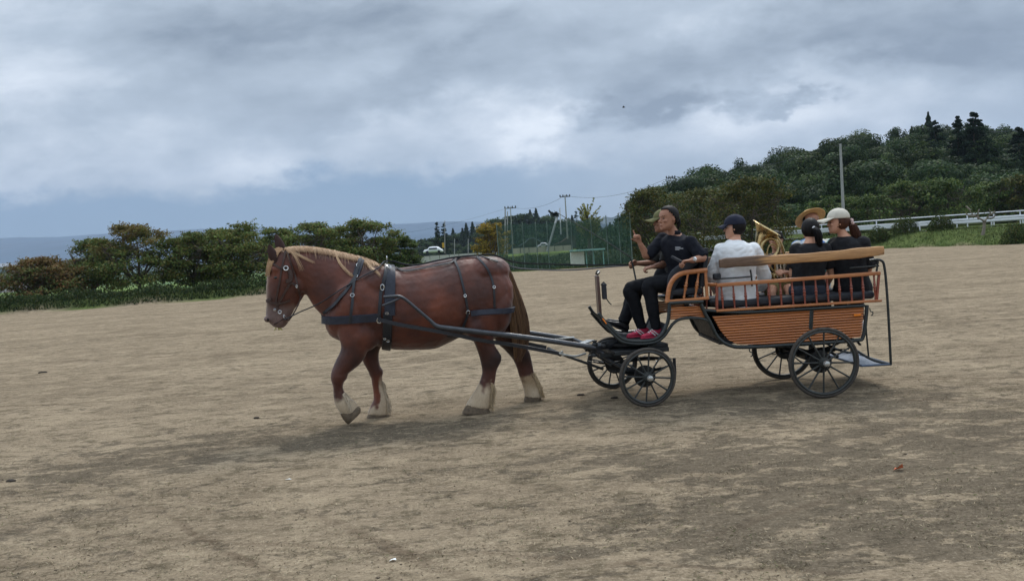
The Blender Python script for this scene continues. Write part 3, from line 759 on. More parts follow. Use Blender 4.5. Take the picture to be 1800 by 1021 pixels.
# ---- poles
conc = mat('concrete_pole', (150,150,146), .85, var=.1, vscale=3); steel_d = mat('dark_steel', (60,64,66), .6, metal=.4)
def upole(px, Y, ty, by, lab, rpx=2.0, arm=18, arm2=False, group='utility poles along the road and village', base=None, insul=True):
    t_ = at(px, ty, Y); x = t_.x; z0 = at(px, by, Y).z if by else gz(x, Y); s = Y/1400
    root = empty('utility_pole', (x, Y, z0), lab, 'utility pole', group)
    mb = MB(); mb.tube([(x,Y,z0),(x,Y,t_.z)], [rpx*s*1.1, rpx*s*.75], 10); obj('pole', mb, conc, root)
    if arm:
        mb = MB(); mb.bar((x-arm*s, Y, t_.z-3*s), (x+arm*s, Y, t_.z-3*s), 1.2*s, 1.2*s); obj('crossarm', mb, steel_d, root, False)
        if insul:
            mb = MB()
            for k_ in (-.95, -.4, .35, .9):
                mb = MB(); mb.lathe((x+arm*s*k_, Y, t_.z-2.6*s), (x+arm*s*k_, Y, t_.z+.6*s), [(0,1.0*s),(.4,1.5*s),(.7,.8*s),(1,1.2*s)], 8); obj('insulator', mb, steel_d, root)
    return V((x, Y, t_.z-1*s))
W3 = upole(1477, 88, 253, 402, 'tall pale concrete utility pole rising behind the straw hat and white cap', 2.6, 9, insul=False)
W2 = upole(1179, 170, 310, 420, 'utility pole poking up behind the olive tree left of the forest', 1.0, 8)
W1 = upole(993, 210, 343, 420, 'utility pole with dark crossarm above the net, left of the ginkgo', 1.3, 9)
W0 = upole(897, 240, 363, 430, 'utility pole with crossarm above the yellow tree', .9, 10)
WL = at(560, 418, 300); WR = at(1800, 228, 90)
def wire(a, b, sag, lab, r=.02):
    mb = MB(); m = 24; mb.tube([a.lerp(b, i/m) - V((0,0,sag*4*(i/m)*(1-i/m))) for i in range(m+1)], r, 4)
    tag(obj('power_line', mb, mat('wire', (58,62,68), .7)), lab, 'power line', 'overhead wires between the poles')
wire(WL, W0, 3.0, 'faint overhead wire running left from the pole above the yellow tree', .02)
wire(W0, W1, 1.6, 'overhead wire between the two small poles above the village', .03)
wire(W1, W2, 2.0, 'overhead wire from the village pole up to the pole behind the olive tree', .03)
wire(W2, at(1420, 272, 150), 1.0, 'overhead wire from the olive tree pole to the forest edge', .03)
wire(at(1742, 232, 150), at(1830, 222, 150), .3, 'short overhead wire between cedar and right edge', .04)
# slim posts in the village
slim = []
def spost(px, Y, ty, by, r, lab, m=conc, lean=0, cat='pole', name='post'):
    a = at(px, by, Y); b = at(px+lean, ty, Y); mb = MB(); mb.tube([a, b], [r*Y/1400, r*.8*Y/1400], 8)
    o = obj(name, mb, m); tag(o, lab, cat, 'slim posts around the village')
    return o
spost(888, 120, 366, 452, 1.3, 'left of two close pale masts in front of the yellow tree', name='mast', cat='mast')
spost(892, 122, 372, 452, 1.0, 'right of two close pale masts in front of the yellow tree', name='mast', cat='mast')
spost(782, 130, 388, 445, .8, 'thin pole with yellow marker in front of the conifer pair')
spost(799, 130, 420, 450, .8, 'short thin pole right of the conifer pair', name='post')
spost(823, 132, 420, 450, .8, 'short thin pole left of the yellow tree')
mb = MB(); c = at(779, 431, 129.5); mb.box(c, .35, .06, .8); tag(obj('road_marker', mb, mat('yellow_sign', (190,150,50), .6), smooth=False), 'small yellow marker on a thin pole behind the horse back', 'sign')
# leaning floodlight pole and companion
a = at(962, 442, 100); b = at(980, 379, 100)
root = empty('floodlight_pole', a, 'pale pole leaning to the right with a dark lamp head, seen through the net', 'lamp post')
mb = MB(); mb.tube([a, b], .13, 10); obj('pole', mb, mat('pale_metal', (196,198,196), .5, metal=.2), root)
mb = MB(); mb.bar(at(964, 370, 100), at(971, 377, 100), .2, .25); mb.bar(at(970, 378, 100), at(980, 374, 100), .3, .35); mb.box(at(977, 378, 100), .75, .3, .5)
obj('lamp_head', mb, mat('dark_green_metal', (40,48,46), .6), root, False)
a = at(986, 412, 99); b = at(984, 366, 99); mb = MB(); mb.tube([a, b], .075, 8)
tag(obj('mast', mb, mat('pale_metal', (196,198,196)), ), 'upright thin pale pole just right of the leaning floodlight pole', 'mast', 'slim posts around the village')
# ---- green net
def netY(px): return np.interp(px, [870, 950, 1115], [84, 80, 74])
root = empty('net_fence', ground(1000, 476), 'tall green ball-stop net on posts across the far edge of the field', 'net fence')
nm = bpy.data.materials.new('green_net'); nm.use_nodes = True; t = NT(nm.node_tree); bs = t.n['Principled BSDF']; bs.inputs['Base Color'].default_value = (*lin((50,80,66)), 1); bs.inputs['Roughness'].default_value = .9
tp = t.node('ShaderNodeBsdfTransparent'); ms = t.node('ShaderNodeMixShader'); 
co = t.node('ShaderNodeTexCoord').outputs['Object']
fac = t.mapr(t.noise(t.mapping(co, (.35, .35, .12)), 1.0, 3), .35, .65, .44, .62)
t.set(ms.inputs[0], fac); t.l.new(tp.outputs[0], ms.inputs[1]); t.l.new(bs.outputs[0], ms.inputs[2]); t.l.new(ms.outputs[0], t.n['Material Output'].inputs[0])
PX = [(880,396),(905,392),(925,391),(948,391),(968,390),(1010,386),(1045,383),(1072,380),(1094,377),(1114,375)]
rowt = []; rowb = []
for px, ty in PX:
    Y = float(netY(px)); x = dist_place(px, Y); z = gz(x, Y); tz = at(px, ty, Y).z; rowt.append(V((x, Y, tz))); rowb.append(V((x, Y, z)))
    mb = MB(); mb.tube([(x, Y, z-.1), (x, Y, tz+.1)], .045, 8); obj('post', mb, mat('net_post', (112,126,118), .6, metal=.3), root)
for i in range(len(PX)-1):
    mb = MB(); m = 8; vs = []
    for j in range(m+1):
        a = rowt[i].lerp(rowt[i+1], j/m) - V((0,0,.35*math.sin(math.pi*j/m)*.5)); b = rowb[i].lerp(rowb[i+1], j/m)
        for k_ in range(5):
            q_ = a.lerp(b, k_/4); q_.y += .12*math.sin(j*2+k_*1.3); vs.append(q_)
    mb.add(vs, [(j*5+k_, j*5+k_+1, (j+1)*5+k_+1, (j+1)*5+k_) for j in range(m) for k_ in range(4)])
    obj('net', mb, nm, root)
# second net panel closer and darker (returns to the right)
def fx4():
    a = random.uniform(-.03, .20); y = random.uniform(84, 106); return (a*y, y)
cover('bushes', 34000, fx4, .32, 'bushy', 'grey-green bushes and weeds seen behind the green net', 'bushes', lambda a, b: max(.3, 1.1+1.3*noise.noise(V((a*.22, b*.2, 4)))), .5)
def fx5():
    a = random.uniform(.085, .17); y = random.uniform(104, 205); return (a*y, y)
cover('hillside_scrub', 26000, fx5, .60, 'dark', 'dark scrub on the low end of the hill behind the net', 'scrub', lambda a, b: max(.4, 2.2+2.0*noise.noise(V((a*.15, b*.12, 7)))), .6)
# ---- players' bench shelter behind the net
root = empty('bench_shelter', ground(1030, 470), 'pale green-roofed dugout bench with white box behind the net', 'shelter')
Y = 68; c = at(1030, 443, Y); s = Y/1400
mb = MB(); mb.bar(at(1002, 441, Y), at(1062, 437.5, Y), 1.2, .12); obj('roof', mb, mat('teal_roof', (110,150,142), .7), root, False)
mb = MB(); a = at(1004, 455, Y); mb.box(a+V((.55,.3,0)), 1.15, .6, 1.1); obj('panel', mb, mat('pale_panel', (176,186,172), .7), root, False)
for px in (1030, 1043, 1060):
    mb = MB(); a = at(px, 441, Y); mb.tube([a, (a.x, a.y, gz(a.x, a.y))], .05, 6); obj('leg', mb, mat('teal_roof', (110,150,142)), root)
# ---- guardrails
white = mat('white_rail', (214,217,220), .45, var=.05, metal=.0)
def railline(Yf, z, x0, x1, step, name, lab, cat, beams, posth):
    xs_ = np.arange(x0, x1+.01, step); root = empty(name, (x0, Yf(x0), gz(x0, Yf(x0))), lab, cat)
    for x in xs_:
        y = Yf(x); g = gz(x, y); mb = MB(); mb.tube([(x, y+.06, g-.1), (x, y+.06, z(x)+posth)], .055, 8); obj('post', mb, white, root)
    for (dz, hh, th) in beams:
        mb = MB(); P = [V((x, Yf(x), z(x)+dz)) for x in xs_]
        if th > .06:   # W profile beam
            n = len(P); prof = [(0,-.5),(-.5,-.35),(-.5,-.15),(0,0),(-.5,.15),(-.5,.35),(0,.5)]; vs = []
            for p in P: vs += [p+V((0, a*th, b*hh)) for a, b in prof] + [p+V((0, a*th+.012, b*hh)) for a, b in prof[::-1]]
            k_ = 14; mb.add(vs, [(i*k_+j, (i+1)*k_+j, (i+1)*k_+(j+1)%k_, i*k_+(j+1)%k_) for i in range(n-1) for j in range(k_)])
        else: mb.tube(P, hh/2, 8)
        obj('rail', mb, white, root)
ynear = lambda x: float(yedge(min(x, 40)))+12.4
yfar = lambda x: float(yedge(min(x, 40)))+20.2
zg = lambda x: 1.18
railline(ynear, lambda x: 1.2, 20, 62, 2.4, 'guardrail', 'white corrugated steel guardrail along the near side of the road', 'guardrail', [(.62, .42, .09)], .78)
railline(yfar, lambda x: 1.3, 20, 66, 2.4, 'pipe_railing', 'white two-pipe railing on the far side of the road', 'railing', [(1.12, .10, .03), (.72, .07, .03), (.42, .16, .03)], 1.15)
# ---- round shrubs on the bank
def shrub(px, py, w_, h_, lab, i):
    Y = float(yedge(dist_place(px, 58)))+2.0; x = dist_place(px, Y); z = gz(x, Y); s = Y/1400; rx = w_*s/2; hz = h_*s
    root = empty('round_shrub', (x, Y, z), lab, 'shrub', 'clipped shrubs on the grass bank')
    tb = MB(); 
    for _ in range(8): tb.tube([(x, Y, z), (x+random.uniform(-.6,.6)*rx, Y+random.uniform(-.5,.5)*rx, z+hz*.7)], [.03,.01], 5)
    obj('stem', tb, bark, root)
    n = 2600; p = RNG.normal(size=(n,3)); p[:,2] = np.abs(p[:,2]); p /= np.linalg.norm(p,axis=1)[:,None]; p *= RNG.random((n,1))**.25
    bumps = np.array([1+.22*noise.noise(V(q_)*2.5+V((i,0,0))) for q_ in p])[:,None]
    p = p*bumps*(rx, rx*.85, hz)+(x, Y, z); obj('foliage', None, LM, root, me=leaves(p, .12, pickcols('shrub', n), .3, .6), auto=False)
for i, (px, w_, h_, lab) in enumerate(((1548, 42, 26, 'round green shrub just right of the carriage plank'), (1595, 50, 27, 'second round shrub right of the carriage'), (1658, 46, 26, 'round shrub left of the small bare tree'),
       (1790, 52, 36, 'large round shrub at the right edge of the picture'))): shrub(px, 430, w_, h_, lab, i)
# bare small tree
Y = float(yedge(40))+4; Y = 60; x = dist_place(1730, Y); z = gz(x, Y)
root = empty('bare_tree', (x, Y, z), 'small leafless pruned tree on the grass bank before the guardrail', 'tree')
tb = MB(); s = Y/1400
def P2(px, py): return at(px, py, Y)
tb.tube([V((x,Y,z-.1)), P2(1730, 400), P2(1730, 388)], [.14, .11, .10], 8, 3)
for br in ([(1730,390),(1722,385),(1713,379),(1706,370)], [(1730,389),(1736,384),(1741,376),(1738,368)], [(1713,379),(1703,380),(1698,375)], [(1741,377),(1748,372)], [(1722,385),(1719,375),(1722,368)], [(1706,370),(1700,362)], [(1736,384),(1745,383),(1750,378)]):
    tb.tube([P2(*q_)+V((0, random.uniform(-.2,.2), 0)) for q_ in br], [.08-.018*i for i in range(len(br))], 6, 3)
obj('trunk', tb, barkl, root)
P = []
for _ in range(26):
    c = P2(random.uniform(1700,1752), random.uniform(362,380)); P.append(np.array(c)+RNG.normal(size=(8,3))*.25)
P = np.concatenate(P); obj('crown', None, LM, root, me=leaves(P, .10, pickcols('green', len(P)), .3, .5), auto=False)
# bird
c = at(1096, 189, 60); root = empty('flying_bird', c, 'tiny dark bird flying high under the clouds', 'bird')
mb = MB(); mb.loft([(c+V((-.10,0,0)), V((0,.01,0)), V((0,0,.01))), (c+V((-.04,0,.01)), V((0,.04,0)), V((0,0,.045))), (c+V((.05,0,0)), V((0,.035,0)), V((0,0,.035))), (c+V((.14,0,0)), V((0,.02,0)), V((0,0,.006)))], 8, 3)
obj('body', mb, mat('dark_feather', (50,50,54), .8), root)
for sgn in (-1, 1):
    mb = MB(); mb.add([c+V((-.04,0,.03)), c+V((.06,0,.03)), c+V((.07,.16*sgn,.09)), c+V((.03,.28*sgn,.02)), c+V((-.03,.16*sgn,.09))], [(0,1,2,3,4)]); obj('wing', mb, mat('dark_feather', (50,50,54)), root)
# ---- haze
def haze(density):
    mb = MB(); x0, x1, y0, y1, z0, z1 = -5300, 5300, -80, 7300, -12, 900
    mb.box(((x0+x1)/2, (y0+y1)/2, (z0+z1)/2), x1-x0, y1-y0, z1-z0)
    m = bpy.data.materials.new('haze'); m.use_nodes = True; t = NT(m.node_tree); t.n.clear()
    pv = t.node('ShaderNodeVolumePrincipled'); pv.inputs['Color'].default_value = (*lin((206,222,246)), 1); pv.inputs['Density'].default_value = density; pv.inputs['Anisotropy'].default_value = 0
    oo = t.node('ShaderNodeOutputMaterial'); t.l.new(pv.outputs[0], oo.inputs['Volume'])
    o = obj('haze', mb, m, smooth=False); tag(o, 'thin blue air over the distant plain and mountains', 'haze', kind='stuff')

# ============================================================ HORSE
HY = R_(10); HFw = V((-math.cos(HY), -math.sin(HY), 0)); HN = V((-math.sin(HY), math.cos(HY), 0)); UPV = V((0,0,1))
HO = at(760, 600, 8.85); HO.z = 0
def hp(px, py, lat=0.0):
    d = ray(px, py); n = HN; t_ = ((HO-CC).dot(n)+lat)/d.dot(n); return CC+d*t_
def hsec(ax, ay, bx, by, hw, lat=0.0, lat2=None):
    a = hp(ax, ay, lat); b = hp(bx, by, lat if lat2 is None else lat2); c = (a+b)/2
    return (c, (a-b)/2, HN*hw)
hb = MB()
# trunk of the body
hb.loft([hsec(900,508,898,548,.10), hsec(893,484,893,570,.23), hsec(880,463,878,590,.30), hsec(855,452,852,598,.345), hsec(825,449,824,590,.345), hsec(795,454,795,599,.36),
         hsec(765,460,765,612,.385), hsec(735,466,735,615,.385), hsec(705,470,705,615,.375), hsec(675,468,675,612,.35), hsec(645,466,645,606,.325), hsec(615,472,612,602,.31), hsec(594,495,590,596,.27), hsec(580,525,577,580,.18), hsec(574,545,573,565,.07)], 28, 4)
# neck
hb.loft([hsec(668,467,600,590,.27), hsec(645,455,580,570,.235), hsec(612,447,563,552,.20), hsec(580,440,551,538,.165), hsec(550,435,541,523,.14), hsec(524,434,532,508,.125), hsec(503,436,524,490,.11)], 24, 4)
# head
hb.loft([hsec(488,437,522,448,.06), hsec(480,444,532,470,.09), hsec(474,458,538,490,.108), hsec(470,478,538,508,.11), hsec(468,498,534,522,.10), hsec(467.5,516,526,533,.085), hsec(467.5,532,518,543,.072), hsec(467,546,512,554,.068), hsec(468,557,508,563,.068), hsec(472,566,504,571,.058), hsec(480,574,498,577,.035)], 22, 4)
def hel(px, py, lat, rx, ry, rl, tilt=0):
    c = hp(px, py, lat); s = (c-CC).dot(CF)/FPX; a = R_(tilt); ax = HFw*math.cos(a)+UPV*math.sin(a); bx = UPV*math.cos(a)-HFw*math.sin(a)
    hb.ell(c, ax*rx*s, bx*ry*s, HN*rl)
for sg in (-1, 1):
    hel(618, 548, .19*sg, 26, 50, .145, -15)        # shoulder
    hel(630, 590, .20*sg, 22, 30, .12, 20); hel(842, 572, .235*sg, 22, 30, .12, 25); hel(878, 540, .20*sg, 22, 44, .16, 8)
    hel(640, 585, .18*sg, 30, 34, .12, 0)
    hel(668, 500, .12*sg, 38, 34, .20, 0)
    hel(862, 520, .17*sg, 42, 56, .19, 8)       # thigh
    hel(838, 560, .20*sg, 30, 36, .13, 0)
    hel(858, 478, .12*sg, 40, 28, .20, 0)
    hel(524, 500, .062*sg, 15, 17, .055, 0)      # cheek
    hel(484, 474, .085*sg, 9, 5, .022, 30)        # brow
    hel(470, 561, .038*sg, 6, 6, .028, 0)        # nostril rim
    hel(500, 560, .03*sg, 10, 5, .035, 20)
hel(590, 562, 0, 20, 34, .22)                  # breast
# legs: sections given by front and back contour points
def leg(lat, secs): hb.loft([hsec(*s, lat) for s in secs], 18, 4)
NFORE = [(590,560,655,580,.13),(594,592,652,602,.12),(598,611,646,620,.108),(591,630,639,634,.095),(585,645,624,647,.084),(581.5,656,611,657,.080),(581.5,667,605.5,669,.076),(585,677,602.5,679,.060),(586,689,606,689,.056),(586.5,701,615,699,.064),(589,712,625,706,.074),(597,724,629,713,.075),(604,731,631,720,.069)]
FFORE = [(620,570,685,585,.13),(627,598,674,602,.115),(633,620,666,620,.098),(638,637,667,637,.088),(645,650,671,649,.084),(651,662,673,660,.077),(653.5,676,674,674,.060),(656,690,678,688,.058),(656,703,683,700,.066),(651,713,685,712,.074),(647,722,684,724,.078),(645,728,683,729,.074)]
NHIND = [(812,555,893,545,.17),(818,575,881,572,.155),(826,590,869,590,.125),(834,604,869,604,.102),(840,618,876,616,.090),(843,629,882.5,627,.086),(845,640,880,638,.078),(847,652,873.5,651,.066),(844,665,871,666,.063),(838,680,869,682,.066),(830,693,867,697,.074),(822,705,864,711,.080),(818,713,861,719,.080)]
FHIND = [(850,560,900,545,.16),(862,582,906,574,.14),(875,604,917,596,.112),(891,619,927,611,.094),(902,632,934,628,.084),(908,646,937,642,.070),(912,660,940,658,.064),(917,674,948,672,.072),(921,688,953,688,.080),(922,697,953,699,.080)]
NL, FL = -.19, .19
leg(NL, NFORE); leg(FL, FFORE); leg(NL, NHIND); leg(FL, FHIND)
# knees, fetlocks and heel tendons
for (px, py, l, rx, ry, rl) in ((596,661,NL,14.5,12,.082),(661,655,FL,13,12,.078),(865,629,NL,16,12,.085),(918,624,FL,15,13,.082)):
    hel(px, py, l, rx, ry, rl)
hme = remesh(hb, .012, 5, .5)
# colours
n = len(hme.vertices); co = np.empty(n*3, np.float32); hme.vertices.foreach_get('co', co); co = co.reshape(-1, 3)
def proj(c):
    d = c - np.array(CC); w_ = d@np.array(CF); return 900+FPX*(d@np.array(CR))/w_, 510.5-FPX*(d@np.array(CU))/w_
loc_f = (co-np.array(HO))@np.array(HFw); loc_n = (co-np.array(HO))@np.array(HN); loc_z = co[:,2]
nz = np.array([noise.noise(V(p)*3.2)*.6+noise.noise(V(p)*9)*.4 for p in co])
nz2 = np.array([noise.noise(V(p)*22) for p in co])
c0 = np.array(lin((112,58,38))); c1 = np.array(lin((58,31,27))); cr = np.array(lin((205,186,160))); mz = np.array(lin((116,96,90)))
base = c0 + (c1-c0)*np.clip(.45+nz*.9, 0, 1)[:,None]
# shade and dark coat patches painted into lower belly, thighs and upper legs
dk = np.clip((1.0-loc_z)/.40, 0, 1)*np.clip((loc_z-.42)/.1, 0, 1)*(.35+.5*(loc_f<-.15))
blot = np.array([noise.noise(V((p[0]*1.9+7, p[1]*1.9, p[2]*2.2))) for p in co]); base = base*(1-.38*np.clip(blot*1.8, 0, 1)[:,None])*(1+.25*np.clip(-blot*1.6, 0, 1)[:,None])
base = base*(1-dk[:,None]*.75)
base = base*(1+.10*nz2[:,None])
# feathered white stockings, higher on the fore legs
fore = loc_f > 0
far_ = loc_n > 0
top = np.where(fore, np.where(far_, .47, .36), np.where(far_, .30, .34))
if True:
    sx_ = loc_f
    # the fore cannons are white mostly behind; hind near is white in front
    def legf(secs, lat):
        P_ = [((hp(a, b, lat)+hp(c, e, lat))/2) for a, b, c, e, w_ in secs]; P_ = sorted([(p.z, (p-HO).dot(HFw)) for p in P_]); return np.interp(loc_z, [p[0] for p in P_], [p[1] for p in P_])
    ff = loc_f-legf(FFORE, FL); nh = loc_f-legf(NHIND, NL)
    top = np.where(fore & far_, .47-.30*np.clip((ff+.015)/.03, 0, 1), top)
    k = np.clip((top + .16*nz + .07*nz2 - loc_z)/.09, 0, 1)
    dirt = np.where(fore, .40, np.where(far_, .80, .45))*np.clip(.5+nz*1.2, 0, 1)
    sock = cr*(1-dirt[:,None]) + np.array(lin((150,122,84)))*dirt[:,None]
    base = base*(1-k[:,None]) + sock*k[:,None]
# head: pale blaze, grey-brown muzzle
hf = loc_f; hd = (loc_f > 1.22)
mzk = np.clip((1.36-loc_z)/.07, 0, 1)*(loc_f > 1.35)
base = base*(1-.8*mzk[:,None]) + mz*(.8*mzk[:,None])
bz = np.exp(-(loc_n/.035)**2)*(loc_f > 1.45)*np.clip((loc_z-1.25)/.1, 0, 1)*np.clip((loc_z-1.0)*3,0,1)
base = base*(1-.6*bz[:,None]) + np.array(lin((214,190,164)))*(.6*bz[:,None])
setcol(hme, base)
hnr = np.empty(n*3, np.float32); hme.vertices.foreach_get('normal', hnr); hnr = hnr.reshape(-1,3)
mus = np.array([.011*noise.noise(V((p[0]*4.2, p[1]*4.2, p[2]*3.0)))-.008*abs(noise.noise(V((p[0]*6+3, p[1]*6, p[2]*3.4)))) + .0022*noise.noise(V(p)*26) for p in co])
mus *= np.clip((loc_z-.25)/.2, .25, 1)
hme.vertices.foreach_set('co', (co+hnr*mus[:,None]).astype(np.float32).ravel()); hme.update()
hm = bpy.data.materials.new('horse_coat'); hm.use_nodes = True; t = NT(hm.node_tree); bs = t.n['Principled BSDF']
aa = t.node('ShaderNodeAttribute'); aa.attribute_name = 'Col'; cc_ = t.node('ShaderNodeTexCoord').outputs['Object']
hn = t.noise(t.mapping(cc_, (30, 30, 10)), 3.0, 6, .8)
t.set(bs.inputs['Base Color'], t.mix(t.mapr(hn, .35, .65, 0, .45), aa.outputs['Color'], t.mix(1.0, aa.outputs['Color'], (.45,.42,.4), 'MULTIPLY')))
bs.inputs['Roughness'].default_value = .50; bs.inputs['Specular IOR Level'].default_value = .4; bs.inputs['Sheen Weight'].default_value = .15
bn = t.node('ShaderNodeBump'); bn.inputs['Strength'].default_value = .25; bn.inputs['Distance'].default_value = .006
t.set(bn.inputs['Height'], t.math('ADD', hn, t.math('MULTIPLY', t.noise(t.mapping(cc_, (1,1,.8), (0,.5,0)), 4.2, 3, .5, .8), 5.0))); t.l.new(bn.outputs[0], bs.inputs['Normal'])
horse = empty('draft_horse', (HO.x, HO.y, 0), 'heavy chestnut draft horse with cream mane and white stockings, walking left in harness', 'horse')
hbvh = BVHTree.FromPolygons([tuple(x) for x in co], [tuple(p.vertices) for p in hme.polygons])
def hsnap(p, off=.008):
    q_, nr, i, d = hbvh.find_nearest(p); return q_+nr*off, nr
def hray(px, py, off=.008):
    d = ray(px, py).normalized(); h_, nr, i, dd = hbvh.ray_cast(CC, d)
    if h_ is None or (h_-CC).length > 12: return hsnap(hp(px, py, -.2), off)
    return h_+nr*off, nr
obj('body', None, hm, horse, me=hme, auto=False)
def hmir(p):
    l = (p-HO).dot(HN); return p - HN*(2*l)
# hooves
hoofm = mat('hoof', (96,82,66), .7, var=.35, vscale=25, bump=.4)
def hoof(secs, lat):
    mb = MB(); mb.loft([hsec(*s, lat) for s in secs], 16, 2, p=.85); obj('hoof', mb, hoofm, horse)
hoof([(598,727,627,713,.062),(602,735,633,716,.070),(608,743,634,719,.072),(612,745,634,724,.066)], NL)
hoof([(650,722,681,726,.062),(646,730,684,733,.072),(643.5,737,684,738,.076)], FL)
hoof([(822,708,857,716,.068),(816,717,862,723,.078),(812,726,863,725,.082)], NL)
hoof([(923,694,951,695,.066),(921,703,951,704,.074),(922,709,950,708,.076)], FL)
# ears, eyes, nostrils
earm = mat('ear_hair', (52,32,28), .8, var=.3); blackm = mat('eye_black', (14,11,10), .12, spec=.6, var=.1)
for sg, (px, py) in ((-1, (485,463)), (1, (497,445))):
    mb = MB(); b0 = hp(px, py, .06*sg); tp_ = hp(px-12, py-34, .075*sg); d = tp_-b0; s_ = HFw
    mb.loft([(b0, s_*.030, HN*.022), (b0+d*.3, s_*.052, HN*.030), (b0+d*.62, s_*.044, HN*.022), (b0+d*.88, s_*.020, HN*.010), (tp_, s_*.004, HN*.003)], 14, 3)
    obj('ear', mb, earm, horse)
for sg in (-1, 1):
    p, nr = hsnap(hp(483, 488, .12*sg), -.004) if sg < 0 else hsnap(hp(483, 488, .14), -.004)
    mb = MB(); mb.ell(p, HFw*.024, UPV*.016, HN*.014); obj('eye', mb, blackm, horse)
    p, nr = hsnap(hp(471, 562, .06*sg), .000); mb = MB(); mb.ell(p, HFw*.012, UPV*.020, HN*.008, 10, 8); obj('nostril', mb, mat('nostril_dark', (30,22,22), .8), horse)
mb = MB(); mb.tube([hsnap(hp(x, y, -.1), .001)[0] for x, y in ((478,575),(487,569),(496,563),(502,561))], .0045, 6, 2); obj('mouth_line', mb, mat('nostril_dark', (30,22,22)), horse)
mb = MB(); c = hp(490, 575, 0); 
for i in range(9): mb.tube([c+V((random.uniform(-.04,.03), random.uniform(-.03,.03), .02)), c+V((random.uniform(-.05,.04), random.uniform(-.04,.03), -.035))], [.004,.002], 4)
obj('grass_wisp', mb, mat('grass_wisp', (150,150,60), .8), horse)
# hair
hairm = mat('mane_hair', (214,180,140), .55, attr='Col', var=.25, vscale=20)
def hair(name, strands, r, cols, parent, seg=6):
    """strands: list of point lists; ribbons with three-sided section"""
    vs = []; fs = []; cs = []
    for P_, c in zip(strands, cols):
        n_ = len(P_); o = len(vs)
        for i, p in enumerate(P_):
            d = (P_[min(i+1, n_-1)]-P_[max(i-1, 0)]); d = d.normalized() if d.length > 1e-6 else V((0,0,-1))
            a = d.cross(HN); a = a.normalized() if a.length > 1e-4 else HFw; b = d.cross(a); rr = r*(1.0-.75*(i/(n_-1))**2)
            vs += [p+a*rr, p-a*rr*.5+b*rr*.8, p-a*rr*.5-b*rr*.8]; cs += [c]*3
        for i in range(n_-1):
            for k in range(3): fs.append((o+i*3+k, o+i*3+(k+1)%3, o+(i+1)*3+(k+1)%3, o+(i+1)*3+k))
    me_ = mk_mesh(name, vs, fs); setcol(me_, np.array(cs)); return obj(name, None, hairm, parent, me=me_, auto=False)
crest = [(500,434),(515,432),(535,432),(555,434),(575,438),(595,443),(615,448),(630,452),(645,459),(660,463),(676,467)]
def crestp(t_):
    f = t_*(len(crest)-1); i = min(int(f), len(crest)-2); g = f-i
    return (crest[i][0]*(1-g)+crest[i+1][0]*g, crest[i][1]*(1-g)+crest[i+1][1]*g)
rh = random.Random(5); S = []; Cs = []
cm = np.array(lin((206,174,138))); cm2 = np.array(lin((150,96,62)))
for i in range(1500):
    t_ = rh.random(); x, y = crestp(t_); L = rh.uniform(3, 8.5) if rh.random() < .95 else rh.uniform(12, 22)
    if t_ > .45 and rh.random() < .3: L *= 1.25
    dx = rh.uniform(2, 9) * (1 if rh.random() < .9 else -1)
    lat = rh.uniform(-.022, .03); p0 = hp(x, y+3, lat); P_ = [hsnap(p0, .004)[0]]
    P_[0] = p0 + UPV*.008
    side = -1 if rh.random() < .8 else 1
    for k in range(1, 6):
        f = k/5; xx = x+dx*f; yy = y+2+L*f*f - (1.8 if f < .5 else 0)
        q_ = hp(xx, yy, side*(.015+.11*f)); s_, nr = hsnap(q_, .010+rh.uniform(0,.010)); P_.append(s_)
    S.append(P_); m_ = rh.random(); Cs.append((cm*(1-m_*.6)+cm2*m_*.6)*rh.uniform(.8, 1.15))
def lock(pts, nst, spread, side=-1, rgh=.006):
    for i in range(nst):
        ox, oy = rh.gauss(0, spread), rh.gauss(0, spread)
        pp = catmull([(V((x, y, 0)),) for x, y in pts], 4); P_ = []
        for k, (q_,) in enumerate(pp):
            f = k/(len(pp)-1); s_, nr = hray(q_.x+ox*(.3+f*.9), q_.y+oy, .012+rh.uniform(0, rgh)); P_.append(s_)
        S.append(P_); m_ = rh.random(); Cs.append((cm*(1-m_*.3)+cm2*m_*.3)*rh.uniform(.9, 1.2))
lock([(588,442),(592,453),(600,467),(614,481),(622,486)], 16, 1.5)
lock([(504,438),(517,446),(533,454),(552,463)], 10, 1.6)
lock([(506,440),(518,450),(527,466),(531,476)], 8, 1.6)
lock([(640,458),(650,470),(661,478),(668,486)], 14, 1.3)
lock([(650,459),(662,463),(670,472)], 14, 1.6)
hair('mane', S, .0026, Cs, horse)
S = []; Cs = []
for i in range(240):
    lat = rh.uniform(-.07, .07); x0 = rh.uniform(487, 498); P_ = []
    for k in range(7):
        f = k/6; xx = x0*(1-f)+ (474+rh.uniform(-2,3))*f - 7*math.sin(f*1.6)*(1-f); yy = 437+f*rh.uniform(36, 50)
        s_, nr = hsnap(hp(xx, yy, lat*(1-.2*f)-.02*f), .012+rh.uniform(0,.01)); P_.append(s_)
    S.append(P_); m_ = rh.random(); Cs.append((cm*(1-m_*.4)+cm2*m_*.4)*rh.uniform(.9, 1.2))
hair('forelock', S, .0034, Cs, horse)
